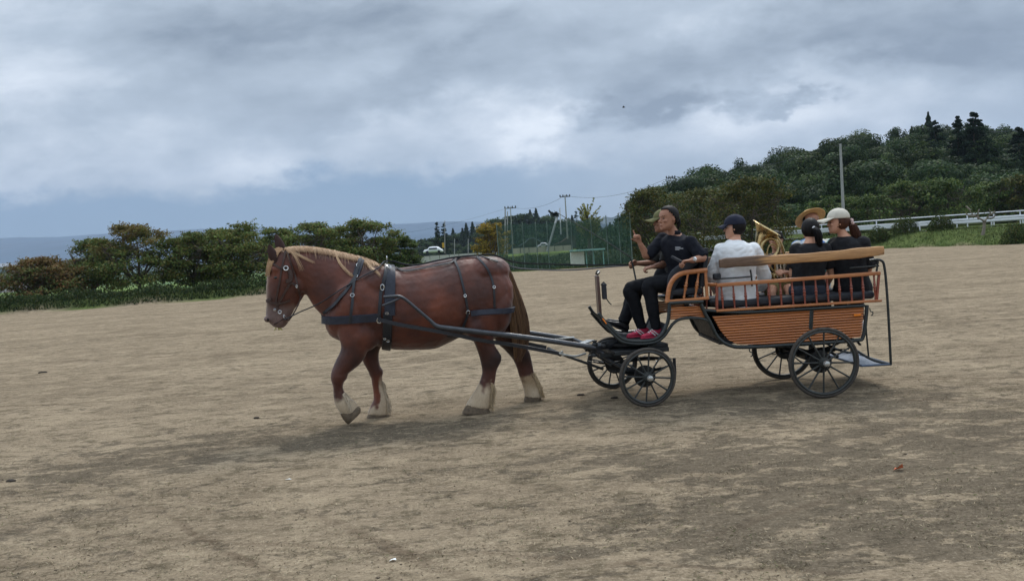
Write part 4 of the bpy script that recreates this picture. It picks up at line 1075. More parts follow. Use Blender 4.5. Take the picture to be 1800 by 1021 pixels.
# tail
S = []; Cs = []
tc = [(886,464,3,.02),(893,476,5,.03),(899,498,8,.04),(905,525,13,.06),(911,555,17,.075),(915,585,17,.075),(915,610,13,.05),(911,635,7,.02)]
tb = MB(); tb.loft([hsec(x-w_*.72, y, x+w_*.72, y+1, l*.8, .0) for x, y, w_, l in tc], 14, 4)
t1 = np.array(lin((146,110,76))); t2 = np.array(lin((72,48,36)))
for i in range(1300):
    fx_ = rh.uniform(-1, 1); ln = rh.uniform(-1, 1); end = rh.uniform(.55, 1.0); P_ = []; ph = rh.uniform(0, 6)
    for k in range(11):
        f = k/10*end*(len(tc)-1); j = min(int(f), len(tc)-2); g = f-j
        x, y, w_, l = [tc[j][q_]*(1-g)+tc[j+1][q_]*g for q_ in range(4)]
        P_.append(hp(x+w_*fx_*(.9+.12*math.sin(ph+k*.8)), y, l*ln*1.05))
    S.append(P_); m_ = np.clip(.5+.5*fx_*-.7+rh.uniform(-.4,.4), 0, 1); Cs.append((t1*m_+t2*(1-m_))*rh.uniform(.6, 1.35))
tail = obj('tail', tb, mat('tail_core', (78,54,40), .9), horse)
th = hair('tail_hair', S, .0042, Cs, tail)
# leg feathers
S = []; Cs = []
for (x0, y0, x1, y1, lat, nst, bx) in ((606,690,616,716,NL,300,5),(681,668,686,722,FL,460,3),(866,672,866,714,NL,360,3),(940,655,954,694,FL,460,2)):
    for i in range(nst):
        f = rh.random(); x = x0*(1-f)+x1*f; y = y0*(1-f)+y1*f; p0, nr = hsnap(hp(x-2, y, lat+rh.uniform(-.08, .08)), -.002); L = rh.uniform(.02, .06); jj = V((rh.uniform(-1,1), rh.uniform(-1,1), 0))*L*.3
        P_ = [p0, p0+nr*L*.3-UPV*L*.25+jj*.3, p0+nr*L*.45-UPV*L*.7+jj*.7, p0+nr*L*.4-UPV*L*1.1+jj]; S.append(P_)
        dd = np.array(lin((216,198,172))) if lat == FL and x < 800 or x < 700 else np.array(lin((196,172,136)))
        Cs.append(dd*rh.uniform(.55, 1.1))
hair('leg_feather', S, .0036, Cs, horse)
# ------------------------------------------------------------ HARNESS (worn by the horse)
lea = mat('harness_leather', (32,34,40), .42, var=.3, vscale=30, spec=.5, bump=.2, bscale=80)
brn = mat('bridle_leather', (64,46,40), .5, var=.3, vscale=30)
navy = mat('harness_pad', (40,44,56), .5, var=.25, vscale=20, bump=.3)
chrome = mat('chrome', (205,206,206), .22, metal=.95, var=.05)
def ribbon(mb, pn, w_, th_=.007):
    """pn: [(point, normal)] strap following the surface"""
    vs = []; n_ = len(pn)
    for i, (p, nr) in enumerate(pn):
        d = (pn[min(i+1, n_-1)][0]-pn[max(i-1, 0)][0]).normalized(); s_ = d.cross(nr).normalized()*w_/2; u_ = s_.cross(d).normalized()
        if u_.dot(nr) < 0: u_ = -u_
        vs += [p-s_, p+s_, p+s_*.9+u_*th_, p-s_*.9+u_*th_]
    fs = [(i*4+k, i*4+(k+1)%4, (i+1)*4+(k+1)%4, (i+1)*4+k) for i in range(n_-1) for k in range(4)]
    fs += [(3,2,1,0), tuple((n_-1)*4+k for k in range(4))]
    mb.add(vs, fs)
def smooth_pn(pn, it=2):
    for _ in range(it):
        q_ = [pn[0]]
        for a, b, c in zip(pn, pn[1:], pn[2:]): q_.append((a[0]*.25+b[0]*.5+c[0]*.25, (a[1]+b[1]*2+c[1]).normalized()))
        pn = q_+[pn[-1]]
    return pn
def sp(pts, off=.008, m=6):
    pp = catmull([(V((x, y, 0)),) for x, y in pts], m); return smooth_pn([hray(q_.x, q_.y, off) for (q_,) in pp])
def mirp(pn, off=.008): return smooth_pn([hsnap(hmir(p), off) for p, nr in pn])
def strap(name, pts, w_, m=lea, off=.008, both=True, parent=horse, th_=.007, single=False):
    mb = MB(); pn = sp(pts, off); ribbon(mb, pn, w_, th_); o = obj(name, mb, m, parent)
    if both:
        mb = MB(); ribbon(mb, mirp(pn, off), w_, th_); obj(name, mb, m, parent)
    return pn, o
def ring(name, px, py, r, parent, flat=1.0, th_=.006, off=.02, m=chrome):
    r *= .78; th_ *= .8
    p, nr = hray(px, py, off); a = nr.cross(UPV).normalized(); b = a.cross(nr).normalized(); mb = MB()
    pts = [p+a*(r*flat*math.cos(i*math.pi/8))+b*(r*math.sin(i*math.pi/8)) for i in range(17)]
    mb.tube(pts, th_, 6); obj(name, mb, m, parent)
# breast collar wraps the chest
def ringcast(c, dirs, off=.01, R1=.62):
    out = []
    for d in dirs:
        o_ = c+d*R1; h_, nr, i, dd = hbvh.ray_cast(o_, -d)
        if h_ is not None: out.append((h_+nr*off, nr))
    return smooth_pn(out, 3)
c0_ = hp(640, 556, 0)
dirs = []
for i in range(-26, 27):
    a = i/26*R_(118); d = HFw*math.cos(a)-HN*math.sin(a)*1.0; dirs.append((d+UPV*(0)).normalized())
bc = ringcast(c0_, dirs)
mb = MB(); ribbon(mb, bc, .088, .022); bcol = obj('breast_collar', mb, navy, horse)
nst, o1 = strap('neck_strap', [(634,457),(628,475),(624,492),(621,515),(618,540),(616,566)], .030, off=.026)
ring('buckle', 626, 487, .022, o1); ring('buckle', 620, 520, .022, o1, 1.2, off=.035); ring('buckle', 629, 468, .026, o1, .8)
strap('neck_pad', [(635,458),(630,472),(625,486)], .07, navy, off=.012, th_=.012)
strap('collar_tug', [(624,490),(612,508),(600,523),(588,538),(576,547),(570,549)], .036, off=.020)
# saddle pad and girth
def vring(px_top, px_bot, py_top, a0, a1, w_, name, m, off, th_, n_=40, parent=horse):
    """strap round the barrel in the plane across the back"""
    c = hp((px_top+px_bot)/2, 540, 0); tilt = (hp(px_top, py_top, 0)-hp(px_bot, 615, 0)); out = []
    ax = tilt.normalized()
    for i in range(n_+1):
        a = a0+(a1-a0)*i/n_; d = (ax*math.cos(a)-HN*math.sin(a)).normalized(); o_ = c+d*.60; h_, nr, k_, dd = hbvh.ray_cast(o_, -d)
        if h_ is not None: out.append((h_+nr*off, nr))
    mb = MB(); ribbon(mb, smooth_pn(out, 3), w_, th_); return obj(name, mb, m, parent)
sad = vring(684, 684, 465, R_(-100), R_(100), .115, 'saddle_pad', navy, .012, .02)
gir = vring(683, 679, 465, R_(95), R_(265), .10, 'girth', lea, .010, .014)
strap('tug_strap', [(679,463),(676,485),(671,505),(669,530),(667,560)], .036, off=.036, both=True)
ring('saddle_ring', 681, 474, .030, sad, off=.045); ring('tug_buckle', 671, 504, .040, sad, .6, off=.05, th_=.008); ring('trace_buckle', 668, 561, .034, sad, .9, off=.05, th_=.008)
for (px, py) in ((677,592),(683,596),(681,550)): ring('girth_buckle', px, py, .014, gir, 1.6, off=.03, th_=.005)
for lat in (-.06, .06):
    mb = MB(); p = hp(681, 466, lat)+UPV*.03; mb.tube([p+HN*0, p+UPV*.03], .008, 6); mb.tube([p+UPV*.045+(HN*math.cos(i*math.pi/6)+UPV*math.sin(i*math.pi/6))*.022 for i in range(13)], .005, 6); obj('terret', mb, chrome, sad)
# breeching
cb = hp(852, 545, 0); dirs = []
for i in range(-26, 27):
    a = i/26*R_(122); dirs.append((-HFw*math.cos(a)-HN*math.sin(a)).normalized())
bk = ringcast(cb, dirs, .012); mb = MB(); ribbon(mb, bk, .062, .018); brc = obj('breeching', mb, navy, horse)
hs1, o2 = strap('hip_strap', [(797,455),(806,474),(813,500),(818,522),(822,545)], .026, off=.012)
hs2, o3 = strap('hip_strap', [(838,452),(855,470),(864,490),(868,510),(869,540)], .024, off=.012)
ring('buckle', 817, 520, .018, o2); ring('buckle', 868, 505, .018, o3); ring('buckle', 822, 548, .026, brc)
strap('back_strap', [(690,471),(720,468),(760,460),(800,453),(840,451),(875,461)], .024, off=.010, both=False)
strap('holdback_strap', [(822,548),(817,565),(812,580),(800,590),(785,588)], .028, off=.02)
# bridle
brd, o4 = strap('bridle', [(503,437),(500,452),(496,470),(493,490),(489,510),(486,528),(488,545)], .020, brn, off=.008)
strap('bridle_noseband', [(467,528),(475,531),(484,533),(498,532),(510,527)], .026, brn, off=.010)
strap('bridle_cheek_strap', [(488,537),(497,520),(506,505),(512,497),(522,503)], .024, brn, off=.010)
strap('bridle_browband', [(478,462),(487,468),(497,474)], .018, brn, off=.010)
strap('throat_latch', [(505,440),(513,465),(520,488),(524,505),(527,520)], .018, brn, off=.008)
mb = MB(); ribbon(mb, sp([(495,468),(503,472),(510,478),(510,492),(503,494)], .02), .045, .01); obj('blinker', mb, brn, horse)
ring('buckle', 503, 472, .030, o4, off=.04, th_=.007); ring('bit_ring', 492, 548, .022, o4, off=.02); ring('bit_shank', 499, 556, .018, o4, .5, off=.02)
ring('buckle', 522, 503, .018, o4, .6, off=.02); ring('buckle', 484, 544, .014, o4, off=.02)
mb = MB(); mb.tube([hray(499, 556, .02)[0], hp(508,562,-.09), hp(522,540,-.08), hp(530,520,-.07)], .008, 6, 4); obj('curb_strap', mb, brn, horse)
mb = MB(); p = hp(570, 551, 0); mb.tube([p+HFw*.0+(HFw*math.cos(i*math.pi/6)+UPV*math.sin(i*math.pi/6))*.035 for i in range(13)], .007, 6); obj('breast_ring', mb, chrome, horse)
# ============================================================ CARRIAGE
YC = 9.12; YN = 8.62; YF = 2*YC-YN
blk = mat('black_frame', (34,40,40), .35, var=.2, vscale=10, spec=.5)
blkm = mat('black_seat', (34,36,42), .6, var=.2, vscale=12, bump=.2)
def woodmat(name, c1_, c2_, stretch=(1.2,14,14), rough=.42, coat=.3):
    m = bpy.data.materials.new(name); m.use_nodes = True; t = NT(m.node_tree); b = t.n['Principled BSDF']
    co = t.mapping(t.node('ShaderNodeTexCoord').outputs['Object'], stretch)
    a = t.noise(co, 1.6, 6, .65, .8); c_ = t.mix(t.mapr(a, .3, .7), lin(c1_), lin(c2_)); f = t.noise(co, 9, 5, .7)
    c_ = t.mix(t.mapr(f, .5, .75, 0, .4), c_, tuple(x*.35 for x in lin(c2_)))
    t.set(b.inputs['Base Color'], c_); b.inputs['Roughness'].default_value = rough; b.inputs['Coat Weight'].default_value = coat; b.inputs['Coat Roughness'].default_value = .3
    t.set(b.inputs['Roughness'], t.mapr(f, .3, .7, rough-.1, rough+.15))
    bn = t.node('ShaderNodeBump'); bn.inputs['Strength'].default_value = .2; bn.inputs['Distance'].default_value = .004; t.set(bn.inputs['Height'], f); t.l.new(bn.outputs[0], b.inputs['Normal']); return m
wood = woodmat('varnished_wood', (192,118,60), (150,86,42))
woodl = woodmat('rail_wood', (192,124,72), (152,90,48))
car = empty('horse_carriage', (at(1300, 600, YC).x, YC, 0), 'open wagonette carriage with varnished wood panels and black spoked wheels', 'carriage')
def cp(px, py, Y=YN): return at(px, py, Y)
def far(p): return V((p.x, 2*YC-p.y, p.z))
def both(name, fn, m, smooth=True, bevel=0, parent=None):
    a = MB(); fn(a, lambda p: p); oa = obj(name, a, m, parent or car, smooth, bevel)
    b = MB(); fn(b, far); ob = obj(name, b, m, parent or car, smooth, bevel); return oa, ob
# --- side panels from planks
def planks(poly, nrow, Y, thick, mb, fr):
    P = [cp(x, y, Y) for x, y in poly]; zs = [p.z for p in P]; z0, z1 = min(zs), max(zs)
    def span(z):
        X_ = []
        for a, b in zip(P, P[1:]+P[:1]):
            if (a.z-z)*(b.z-z) < 0: X_.append(a.x+(b.x-a.x)*(z-a.z)/(b.z-a.z))
        return (min(X_), max(X_)) if len(X_) >= 2 else None
    h = (z1-z0)/nrow
    for i in range(nrow):
        a0 = z0+h*i; st_ = [a0+.002, a0+h*.25, a0+h*.6, a0+h*.9, a0+h-.001]; dep = [0, .010, .013, .007, 0]
        rows = []
        for z, dd in zip(st_, dep):
            s_ = span(z)
            if s_: rows.append([(V((s_[0], Y-dd, z))), (V((s_[1], Y-dd, z)))])
        for r1, r2 in zip(rows, rows[1:]):
            mb.add([fr(q_) for q_ in (r1[0], r1[1], r2[1], r2[0])], [(0,1,2,3)])
        if rows:
            mb.add([fr(V((q_.x, Y+thick, q_.z))) for q_ in (rows[0][0], rows[0][1], rows[-1][1], rows[-1][0])], [(3,2,1,0)])
REAR = [(1253,556),(1518,540),(1514,593),(1440,598),(1371,604),(1296,605),(1280,597),(1266,580)]
def f_(mb, fr): planks(REAR, 12, YN, .02, mb, fr)
both('side_panel', f_, wood, smooth=False)
FRONTP = [(1179,540),(1234,538),(1240,558),(1222,556),(1200,556),(1178,562)]
both('seat_box_panel', lambda mb, fr: planks(FRONTP, 5, YN+.01, .02, mb, fr), wood, smooth=False)
# --- black frame tubes
def ftube(name, pts, r, Y=YN-.012, k=4, flat=1.0, m=blk):
    return both(name, lambda mb, fr: mb.tube([fr(cp(x, y, Y)) for x, y in pts], r, 8, k, flat), m)
ftube('frame_tube', [(1052,550),(1060,562),(1072,574),(1085,588),(1096,596),(1112,599.5),(1135,599.5),(1152,596),(1164,587),(1170,576),(1175,560),(1177,532)], .020)
ftube('frame_tube', [(1056,562),(1068,576),(1081,590),(1093,600),(1112,604),(1135,604),(1155,600),(1168,590),(1177,577),(1184,568),(1195,561),(1215,558.5),(1238,561),(1246,566)], .017)
ftube('frame_tube', [(1232,534),(1240,552),(1250,570),(1260,590),(1271,601),(1285,607.5),(1300,610),(1340,609),(1371,607),(1440,603),(1505,598),(1517,592),(1522,560),(1524,536)], .021)
ftube('frame_tube', [(1176,533),(1205,531),(1236,530)], .022)
ftube('panel_strap', [(1427,545),(1425,578)], .022, flat=.4, k=1)
ftube('frame_tube', [(1236,545),(1300,549),(1400,544),(1520,537)], .017)
# inner side shell so the body is a closed tub
mb = MB()
for Y in (YN+.03, YF-.03):
    mb = MB(); P = [cp(x, y, YN) for x, y in REAR]; P = [V((p.x, Y, p.z)) for p in P]; mb.prism(P, (0, .01, 0)); obj('inner_lining', mb, blkm, car, False)
mb = MB(); a = cp(1255, 590); b = cp(1515, 572); mb.box(V(((a.x+b.x)/2, YC, cp(1380,596).z)), b.x-a.x-.12, .96, .03); obj('floor', mb, blkm, car, False)
mb = MB(); a = cp(1238, 545); b = cp(1268, 602); mb.add([V((a.x,YN+.02,a.z)), V((a.x,YF-.02,a.z)), V((b.x,YF-.02,b.z)), V((b.x,YN+.02,b.z))], [(0,1,2,3)]); obj('front_board', mb, blkm, car, False)
# footboard of the driver's place
mb = MB(); pr = [(1054,555),(1072,574),(1086,589),(1098,597),(1115,600.5),(1150,599),(1163,590),(1172,570)]
P = [cp(x, y, YC) for x, y in pr]; P = [V((cp(x, y, YN).x, 0, cp(x, y, YN).z)) for x, y in pr]
for p, q_ in zip(P, P[1:]): mb.add([V((p.x,YN+.02,p.z)), V((q_.x,YN+.02,q_.z)), V((q_.x,YF-.02,q_.z)), V((p.x,YF-.02,p.z)), V((p.x,YN+.02,p.z-.015)), V((q_.x,YN+.02,q_.z-.015)), V((q_.x,YF-.02,q_.z-.015)), V((p.x,YF-.02,p.z-.015))], [(0,1,2,3),(7,6,5,4),(0,4,5,1),(2,6,7,3)])
obj('footboard', mb, mat('rubber_mat', (38,40,44), .8, var=.2), car)
# dashboard
mb = MB(); a = cp(1051, 485, YN+.02); b = cp(1056, 556, YN+.02); L = .22
mb.prism([a+V((-.015,0,0)), a+V((.015,0,0)), b+V((.015,0,0)), b+V((-.015,0,0))], (0, L, 0)); obj('dashboard', mb, woodmat('dash_wood', (84,54,44), (56,36,30)), car, True, .008)
mb = MB(); mb.tube([cp(1050,482,YN), cp(1053,478,YN+.05), cp(1053,477,YN)+V((0,.12,0)), cp(1052,482,YN)+V((0,.22,0))], .014, 8, 3); obj('dash_rail', mb, blk, car)
mb = MB(); c = cp(1062, 512, YN+.05); mb.box(c, .045, .10, .17); mb.tube([c+V((-.03,0,.07)), c+V((.0,0,.10)), c+V((.03,0,.06))], .01, 6); obj('lamp_bracket', mb, blkm, car, True, .01)
mb = MB(); mb.tube([cp(1064,520,YN+.04), cp(1068,528,YN+.04), cp(1073,534,YN+.04), cp(1075,535,YN+.04)], .006, 6, 3); obj('cable', mb, blk, car)
amber = mat('amber_reflector', (236,130,24), .3, var=.05, coat=.5)
mb = MB(); a = cp(1059, 559.5, YN-.035); b = cp(1066, 569, YN-.035); mb.bar(a, b, .012, .036, (0,1,0)); obj('reflector', mb, amber, car, True, .003)
mb = MB(); mb.bar(cp(1501, 554, YN-.02), cp(1513.5, 553, YN-.02), .01, .02); obj('reflector', mb, amber, car, True, .003)
# drivers' bench
mb = MB(); z = cp(1200, 514).z; mb.box(V((cp(1208,514).x, YC, z)), .37, .92, .085); obj('seat_cushion', mb, blkm, car, True, .03)
mb = MB(); z = cp(1200, 528).z; mb.box(V((cp(1208,527).x, YC, z)), .40, .94, .03); obj('seat_board', mb, blk, car, False)
mb = MB(); P = [(1236,505),(1240,480),(1243,455),(1243,436)]
pp = [cp(x, y) for x, y in P]
mb.loft([(V((p.x, YC, p.z)), V((.035,0,0)), V((0,.46,0))) for p in pp], 20, 3, p=.35); obj('seat_back', mb, blkm, car)
both('seat_side_pad', lambda mb, fr: mb.loft([(fr(cp(x, y, YN+.07)), V((w_,0,0)), V((0,.03,0))) for x, y, w_ in ((1178,528,.02),(1180,505,.05),(1190,482,.09),(1205,468,.11),(1220,459,.09),(1232,455,.03))], 16, 3, p=.6), blkm)
ARM = [(1173,528),(1176,508),(1181,495),(1190,485),(1203,479.5),(1222,477),(1243,475)]
both('arm_rail', lambda mb, fr: mb.tube([fr(cp(x, y)) for x, y in ARM], .026, 10, 4, .8), woodl)
both('arm_base_rail', lambda mb, fr: mb.bar(fr(cp(1169,530)), fr(cp(1246,523.5)), .045, .03), woodl, bevel=.006)
both('arm_post', lambda mb, fr: mb.bar(fr(cp(1240,478)), fr(cp(1243,523)), .03, .03, (0,1,0)), woodl, bevel=.005)
def spindle(mb, p, q_, r=.012):
    prof = [(0,r*.8),(.06,r*.9),(.12,r*.7),(.2,r*.75),(.34,r*.9),(.40,r*1.35),(.43,r*.8),(.47,r*1.3),(.53,r*1.3),(.57,r*.8),(.60,r*1.35),(.66,r*.9),(.8,r*.75),(.88,r*.7),(.94,r*.9),(1,r*.8)]
    mb.lathe(p, q_, prof, 10)
for fr in (lambda p: p, far):
    for a, b in (((1209,482),(1202,524)), ((1228,480),(1222,523))):
        mb = MB(); spindle(mb, fr(cp(*a)), fr(cp(*b)), .015); obj('spindle', mb, woodl, car)
# rear railing
both('top_rail', lambda mb, fr: mb.bar(fr(cp(1259,501.5)), fr(cp(1547,480)), .045, .040), woodl, bevel=.008)
both('bottom_rail', lambda mb, fr: mb.bar(fr(cp(1258,546)), fr(cp(1548,528)), .07, .026), woodl, bevel=.006)
redw = woodmat('spindle_wood', (150,74,50), (116,52,36))
for fr in (lambda p: p, far):
    for i in range(14):
        xt = 1268+i*19.9*.985; xt = 1269+i*(1537-1269)/13; yt = 502.5-(xt-1259)*.0747+1; yb = 546-(xt-1259)*.0625-1.5
        mb = MB(); spindle(mb, fr(cp(xt-1.0, yt)), fr(cp(xt+2.0, yb)), .0125); obj('baluster', mb, redw, car)
both('front_post', lambda mb, fr: mb.bar(fr(cp(1260,503)), fr(cp(1260,545)), .028, .03, (0,1,0)), redw, bevel=.005)
both('corner_post', lambda mb, fr: mb.bar(fr(cp(1545,482)), fr(cp(1541,528)), .024, .028, (0,1,0)), redw, bevel=.005)
# curved front end of the rear body: rails sweeping inward
mb = MB()
for (py, r) in ((500,.02),(545,.018)):
    a = cp(1260, py); mb.tube([a, a+V((-.08,.10,0)), a+V((-.10,.3,0)), V((a.x-.10, YC, a.z)), V((a.x-.10, YF-.3, a.z)), V((a.x-.08,YF-.1,a.z)), V((a.x,YF,a.z))], r, 8, 4)
obj('front_curved_rail', mb, woodl, car)
for i in range(5):
    y_ = YN+.12+i*.19; a = cp(1247,501); b = cp(1247,545); mb = MB(); spindle(mb, V((a.x,y_,a.z)), V((b.x,y_,b.z)), .012); obj('baluster', mb, redw, car)
# benches for the passengers
def bench(name, Yb):
    mb = MB(); a = cp(1262, 535); b = cp(1541, 520); c = (a+b)/2; d = (b-a)
    mb.box(V((c.x, Yb, c.z)), d.x, .36, .085, (V((1,0,0)), V((0,1,0)), V((0,0,1)))); return obj(name, mb, blkm, car, True, .03)
bench('bench_cushion', YN+.21); bench('bench_cushion', YF-.21)
# backrest plank on iron brackets
plankm = bpy.data.materials.new('rough_plank'); plankm.use_nodes = True; t = NT(plankm.node_tree); b = t.n['Principled BSDF']
oc = t.node('ShaderNodeTexCoord').outputs['Object']; co = t.mapping(oc, (1.0, 10, 16)); a_ = t.noise(co, 2.0, 7, .7, 1.0); g_ = t.noise(co, 7, 5, .75)
c_ = t.mix(t.mapr(a_, .3, .7), lin((210,160,106)), lin((152,108,68))); c_ = t.mix(t.mapr(g_, .55, .75, 0, .7), c_, lin((84,58,42)))
PA = cp(1264.5, 464.5, 8.60); PB = cp(1553, 441, 8.60)
xx = t.xyz(oc)[0]
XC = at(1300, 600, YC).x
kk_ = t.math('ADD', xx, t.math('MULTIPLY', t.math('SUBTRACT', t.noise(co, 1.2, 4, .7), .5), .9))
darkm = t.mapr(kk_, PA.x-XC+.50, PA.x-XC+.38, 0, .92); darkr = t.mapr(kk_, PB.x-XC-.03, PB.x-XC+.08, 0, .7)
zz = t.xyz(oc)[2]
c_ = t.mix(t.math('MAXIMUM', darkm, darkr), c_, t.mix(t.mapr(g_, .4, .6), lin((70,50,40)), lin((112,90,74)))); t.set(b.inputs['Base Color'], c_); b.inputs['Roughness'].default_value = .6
bn = t.node('ShaderNodeBump'); bn.inputs['Strength'].default_value = .6; bn.inputs['Distance'].default_value = .01; t.set(bn.inputs['Height'], t.math('ADD', a_, g_)); t.l.new(bn.outputs[0], b.inputs['Normal'])
def plank(a, b):
    mb = MB(); d = b-a; m = 26; secs = []
    for i in range(m+1):
        t_ = i/m; e_ = 1.0 if 0 < i < m else .82; w_ = .052*(1+.05*math.sin(t_*9)+.05*math.sin(t_*31+1)+.05*noise.noise(V((t_*14,0,0))))*e_
        c = a+d*t_+V((0, .006*math.sin(t_*14), .008*math.sin(t_*6+1))); secs.append((c, V((0,.030*e_,0)), V((0,0,w_))))
    mb.loft(secs, 20, 1, p=.45); return mb
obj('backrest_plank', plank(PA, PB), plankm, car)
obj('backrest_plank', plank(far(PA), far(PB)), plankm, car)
def brk(mb, fr):
    Yb = 8.64; P = lambda x, y: fr(cp(x, y, Yb))
    mb.tube([P(1261,490), P(1290,488.5), P(1321,486)], .010, 6); mb.tube([P(1319,474), P(1321,486), P(1322,503)], .010, 6)
    mb.tube([P(1494,471), P(1520,469), P(1545,467)], .010, 6); mb.tube([P(1543,455), P(1542,470), P(1540,481)], .012, 6)
both('backrest_bracket', brk, blk)
both('bracket_pad', lambda mb, fr: mb.box(fr(cp(1260,486,8.66)), .085, .06, .075), blkm, bevel=.02)
both('bracket_pad', lambda mb, fr: mb.box(fr(cp(1537,461,8.66)), .09, .05, .05), blkm, bevel=.015)
# rear entry: hand poles and step
hr = lambda mb, fr: mb.tube([fr(cp(x, y, YN-.0)) for x, y in ((1528,458),(1540,456.5),(1549,458),(1554,466),(1558,500),(1562,560),(1566,640))], .014, 8, 4)
both('hand_pole', hr, blk)
both('step_strut', lambda mb, fr: mb.tube([fr(cp(x, y, YN+.03)) for x, y in ((1521,545),(1523,585),(1527,628))], .010, 6, 2), blk)
both('step_strut', lambda mb, fr: mb.tube([fr(cp(x, y, YN+.03)) for x, y in ((1490,606),(1515,622),(1538,634),(1566,640))], .014, 8, 3), blk)
meshp = mat('checker_plate', (112,118,128), .35, metal=.7, var=.35, vscale=45, bump=.5, bscale=60)
mb = MB(); a = cp(1514, 643, YN); b = cp(1566, 640, YN); mb.add([V((a.x,YN,a.z)), V((b.x,YN,b.z)), V((b.x,YF,b.z)), V((a.x,YF,a.z))], [(0,1,2,3)])
st_ = obj('step_plate', mb, meshp, car, False); sm_ = st_.modifiers.new('s', 'SOLIDIFY'); sm_.thickness = .008
mb = MB(); P = [V((a.x,YN,a.z)), V((b.x,YN,b.z)), V((b.x,YF,b.z)), V((a.x,YF,a.z)), V((a.x,YN,a.z))]; mb.tube(P, .013, 6); obj('step_frame', mb, mat('grey_steel', (84,96,116), .45, metal=.5), car)
mb = MB(); a = cp(1512, 600); b = cp(1514, 643)
mb.add([V((a.x,YN+.05,a.z)), V((a.x,YF-.05,a.z)), V((b.x,YF-.05,b.z)), V((b.x,YN+.05,b.z))], [(0,1,2,3)])
# latch hooks hanging
for (px, py, L) in ((1317,611,14),(1529,541,12)):
    mb = MB(); mb.tube([cp(px,py,YN-.03), cp(px+1,py+L*.5,YN-.03), cp(px+5,py+L*.6,YN-.03), cp(px+5,py+L,YN-.03), cp(px+2,py+L*1.1,YN-.03)], .006, 6, 3); obj('latch_hook', mb, blk, car)
# --- wheels
tyrem = mat('wheel_rubber', (66,61,56), .85, var=.25, vscale=20, bump=.3); spokem = mat('wheel_paint', (48,50,48), .45, var=.25, vscale=14)
hubc = mat('hub_cap', (190,190,186), .3, metal=.8, var=.1)
def wheel(c, r, n, side, rot, nsp=12):
    """c centre, n outward axle direction (towards the viewer side or away)"""
    root = obj('wheel', MB_torus(c, n, r-.018, .019, 48, 10, 1.15), tyrem, car)
    a = n.cross(UPV).normalized(); b = a.cross(n).normalized()
    mb = MB(); mb2 = MB_torus(c, n, r-.044, .016, 48, 8, 1.5); obj('rim', mb2, spokem, root)
    for i in range(nsp):
        t_ = rot+i*2*math.pi/nsp; d = a*math.cos(t_)+b*math.sin(t_); tg_ = b*math.cos(t_)-a*math.sin(t_)
        mb = MB(); mb.loft([(c+d*.04, tg_*.013, n*.016), (c+d*(.04+(r-.09)*.4), tg_*.009, n*.012), (c+d*(r-.05), tg_*.010, n*.011)], 8, 2); obj('spoke', mb, spokem, root)
    mb = MB(); mb.lathe(c-n*.07, c+n*.07, [(0,.03),(.02,.045),(.25,.05),(.35,.060),(.65,.060),(.75,.05),(1,.04)], 20); obj('hub', mb, spokem, root)
    mb = MB(); mb.lathe(c+n*.06, c+n*.105, [(0,.034),(.5,.034),(.85,.028),(1,.012)], 20); obj('hub_cap', mb, hubc, root)
    mb = MB(); mb.lathe(c-n*.10, c-n*.085, [(0,.005),(.01,.12),(.99,.12),(1,.005)], 28); obj('brake_disc', mb, mat('brake_disc', (46,46,46), .5, metal=.5), root)
    return root
def MB_torus(c, n, R0, r, nu=48, nv_=10, wid=1.0):
    mb = MB(); a = n.cross(UPV).normalized(); b = a.cross(n).normalized(); vs = []; fs = []
    for i in range(nu):
        t_ = 2*math.pi*i/nu; d = a*math.cos(t_)+b*math.sin(t_)
        for j in range(nv_):
            s_ = 2*math.pi*j/nv_; vs.append(c+d*(R0+r*math.cos(s_))+n*(r*wid*math.sin(s_)))
    for i in range(nu):
        for j in range(nv_): fs.append((i*nv_+j, ((i+1)%nu)*nv_+j, ((i+1)%nu)*nv_+(j+1)%nv_, i*nv_+(j+1)%nv_))
    mb.add(vs, fs); return mb
FH = HFw.copy(); FNn = HN.copy()
def wheel_at(px, py, rpx):
    Y = 8.0
    while Y < 9.5:
        p = at(px, py, Y); r = rpx/FPX*(p-CC).dot(CF)
        if p.z <= r: return p, p.z
        Y += .005
cfn, rf = wheel_at(1138.5, 663, 52.5)
crn, rr_ = wheel_at(1448, 637.5, 62.5)
TR = 1.26
cff = cfn + FNn*TR; crf = crn + V((0, TR, 0))
wheel(cfn, rf, -FNn, 1, .12); wheel(cff, rf, FNn, -1, .3); wheel(crn, rr_, V((0,-1,0)), 1, .05); wheel(crf, rr_, V((0,1,0)), -1, .35)
# axles, springs, turntable
dkm = mat('undercarriage', (30,32,33), .55, var=.3, vscale=12)
mb = MB(); mb.tube([cfn, cff], .026, 10); obj('axle', mb, dkm, car)
mb = MB(); mb.tube([crn, crf], .028, 10); obj('axle', mb, dkm, car)
def leaf(mb, c, ax, L, h_, inv=1):
    for k in range(4):
        l_ = L*(1-.18*k); m = 10; pts = [c+ax*(l_*(i/m-.5))+UPV*(inv*(h_*(1-(2*(i/m)-1)**2*(l_/L)**2)) - inv*k*.011) for i in range(m+1)]
        mb.tube(pts, .022, 4, 1, .25, up=(0,0,1))
for Yw in (8.62+.06, 9.62-.06):
    mb = MB(); leaf(mb, V((crn.x, Yw, crn.z+.20)), V((1,0,0)), .86, -.11, 1); leaf(mb, V((crn.x, Yw, crn.z+.07)), V((1,0,0)), .84, .02, 1); obj('leaf_spring', mb, dkm, car)
cb_ = (cfn+cff)/2
for s_ in (-.42, .42):
    mb = MB(); leaf(mb, cb_+FNn*s_+UPV*.08, FH, .72, .07, -1); leaf(mb, cb_+FNn*s_+UPV*.14, FH, .72, .05, 1); obj('leaf_spring', mb, dkm, car)
zt_b = cp(1130, 607, YC).z
mb = MB(); tc_ = V((cb_.x, cb_.y, 0)); zf = cp(1130, 606).z
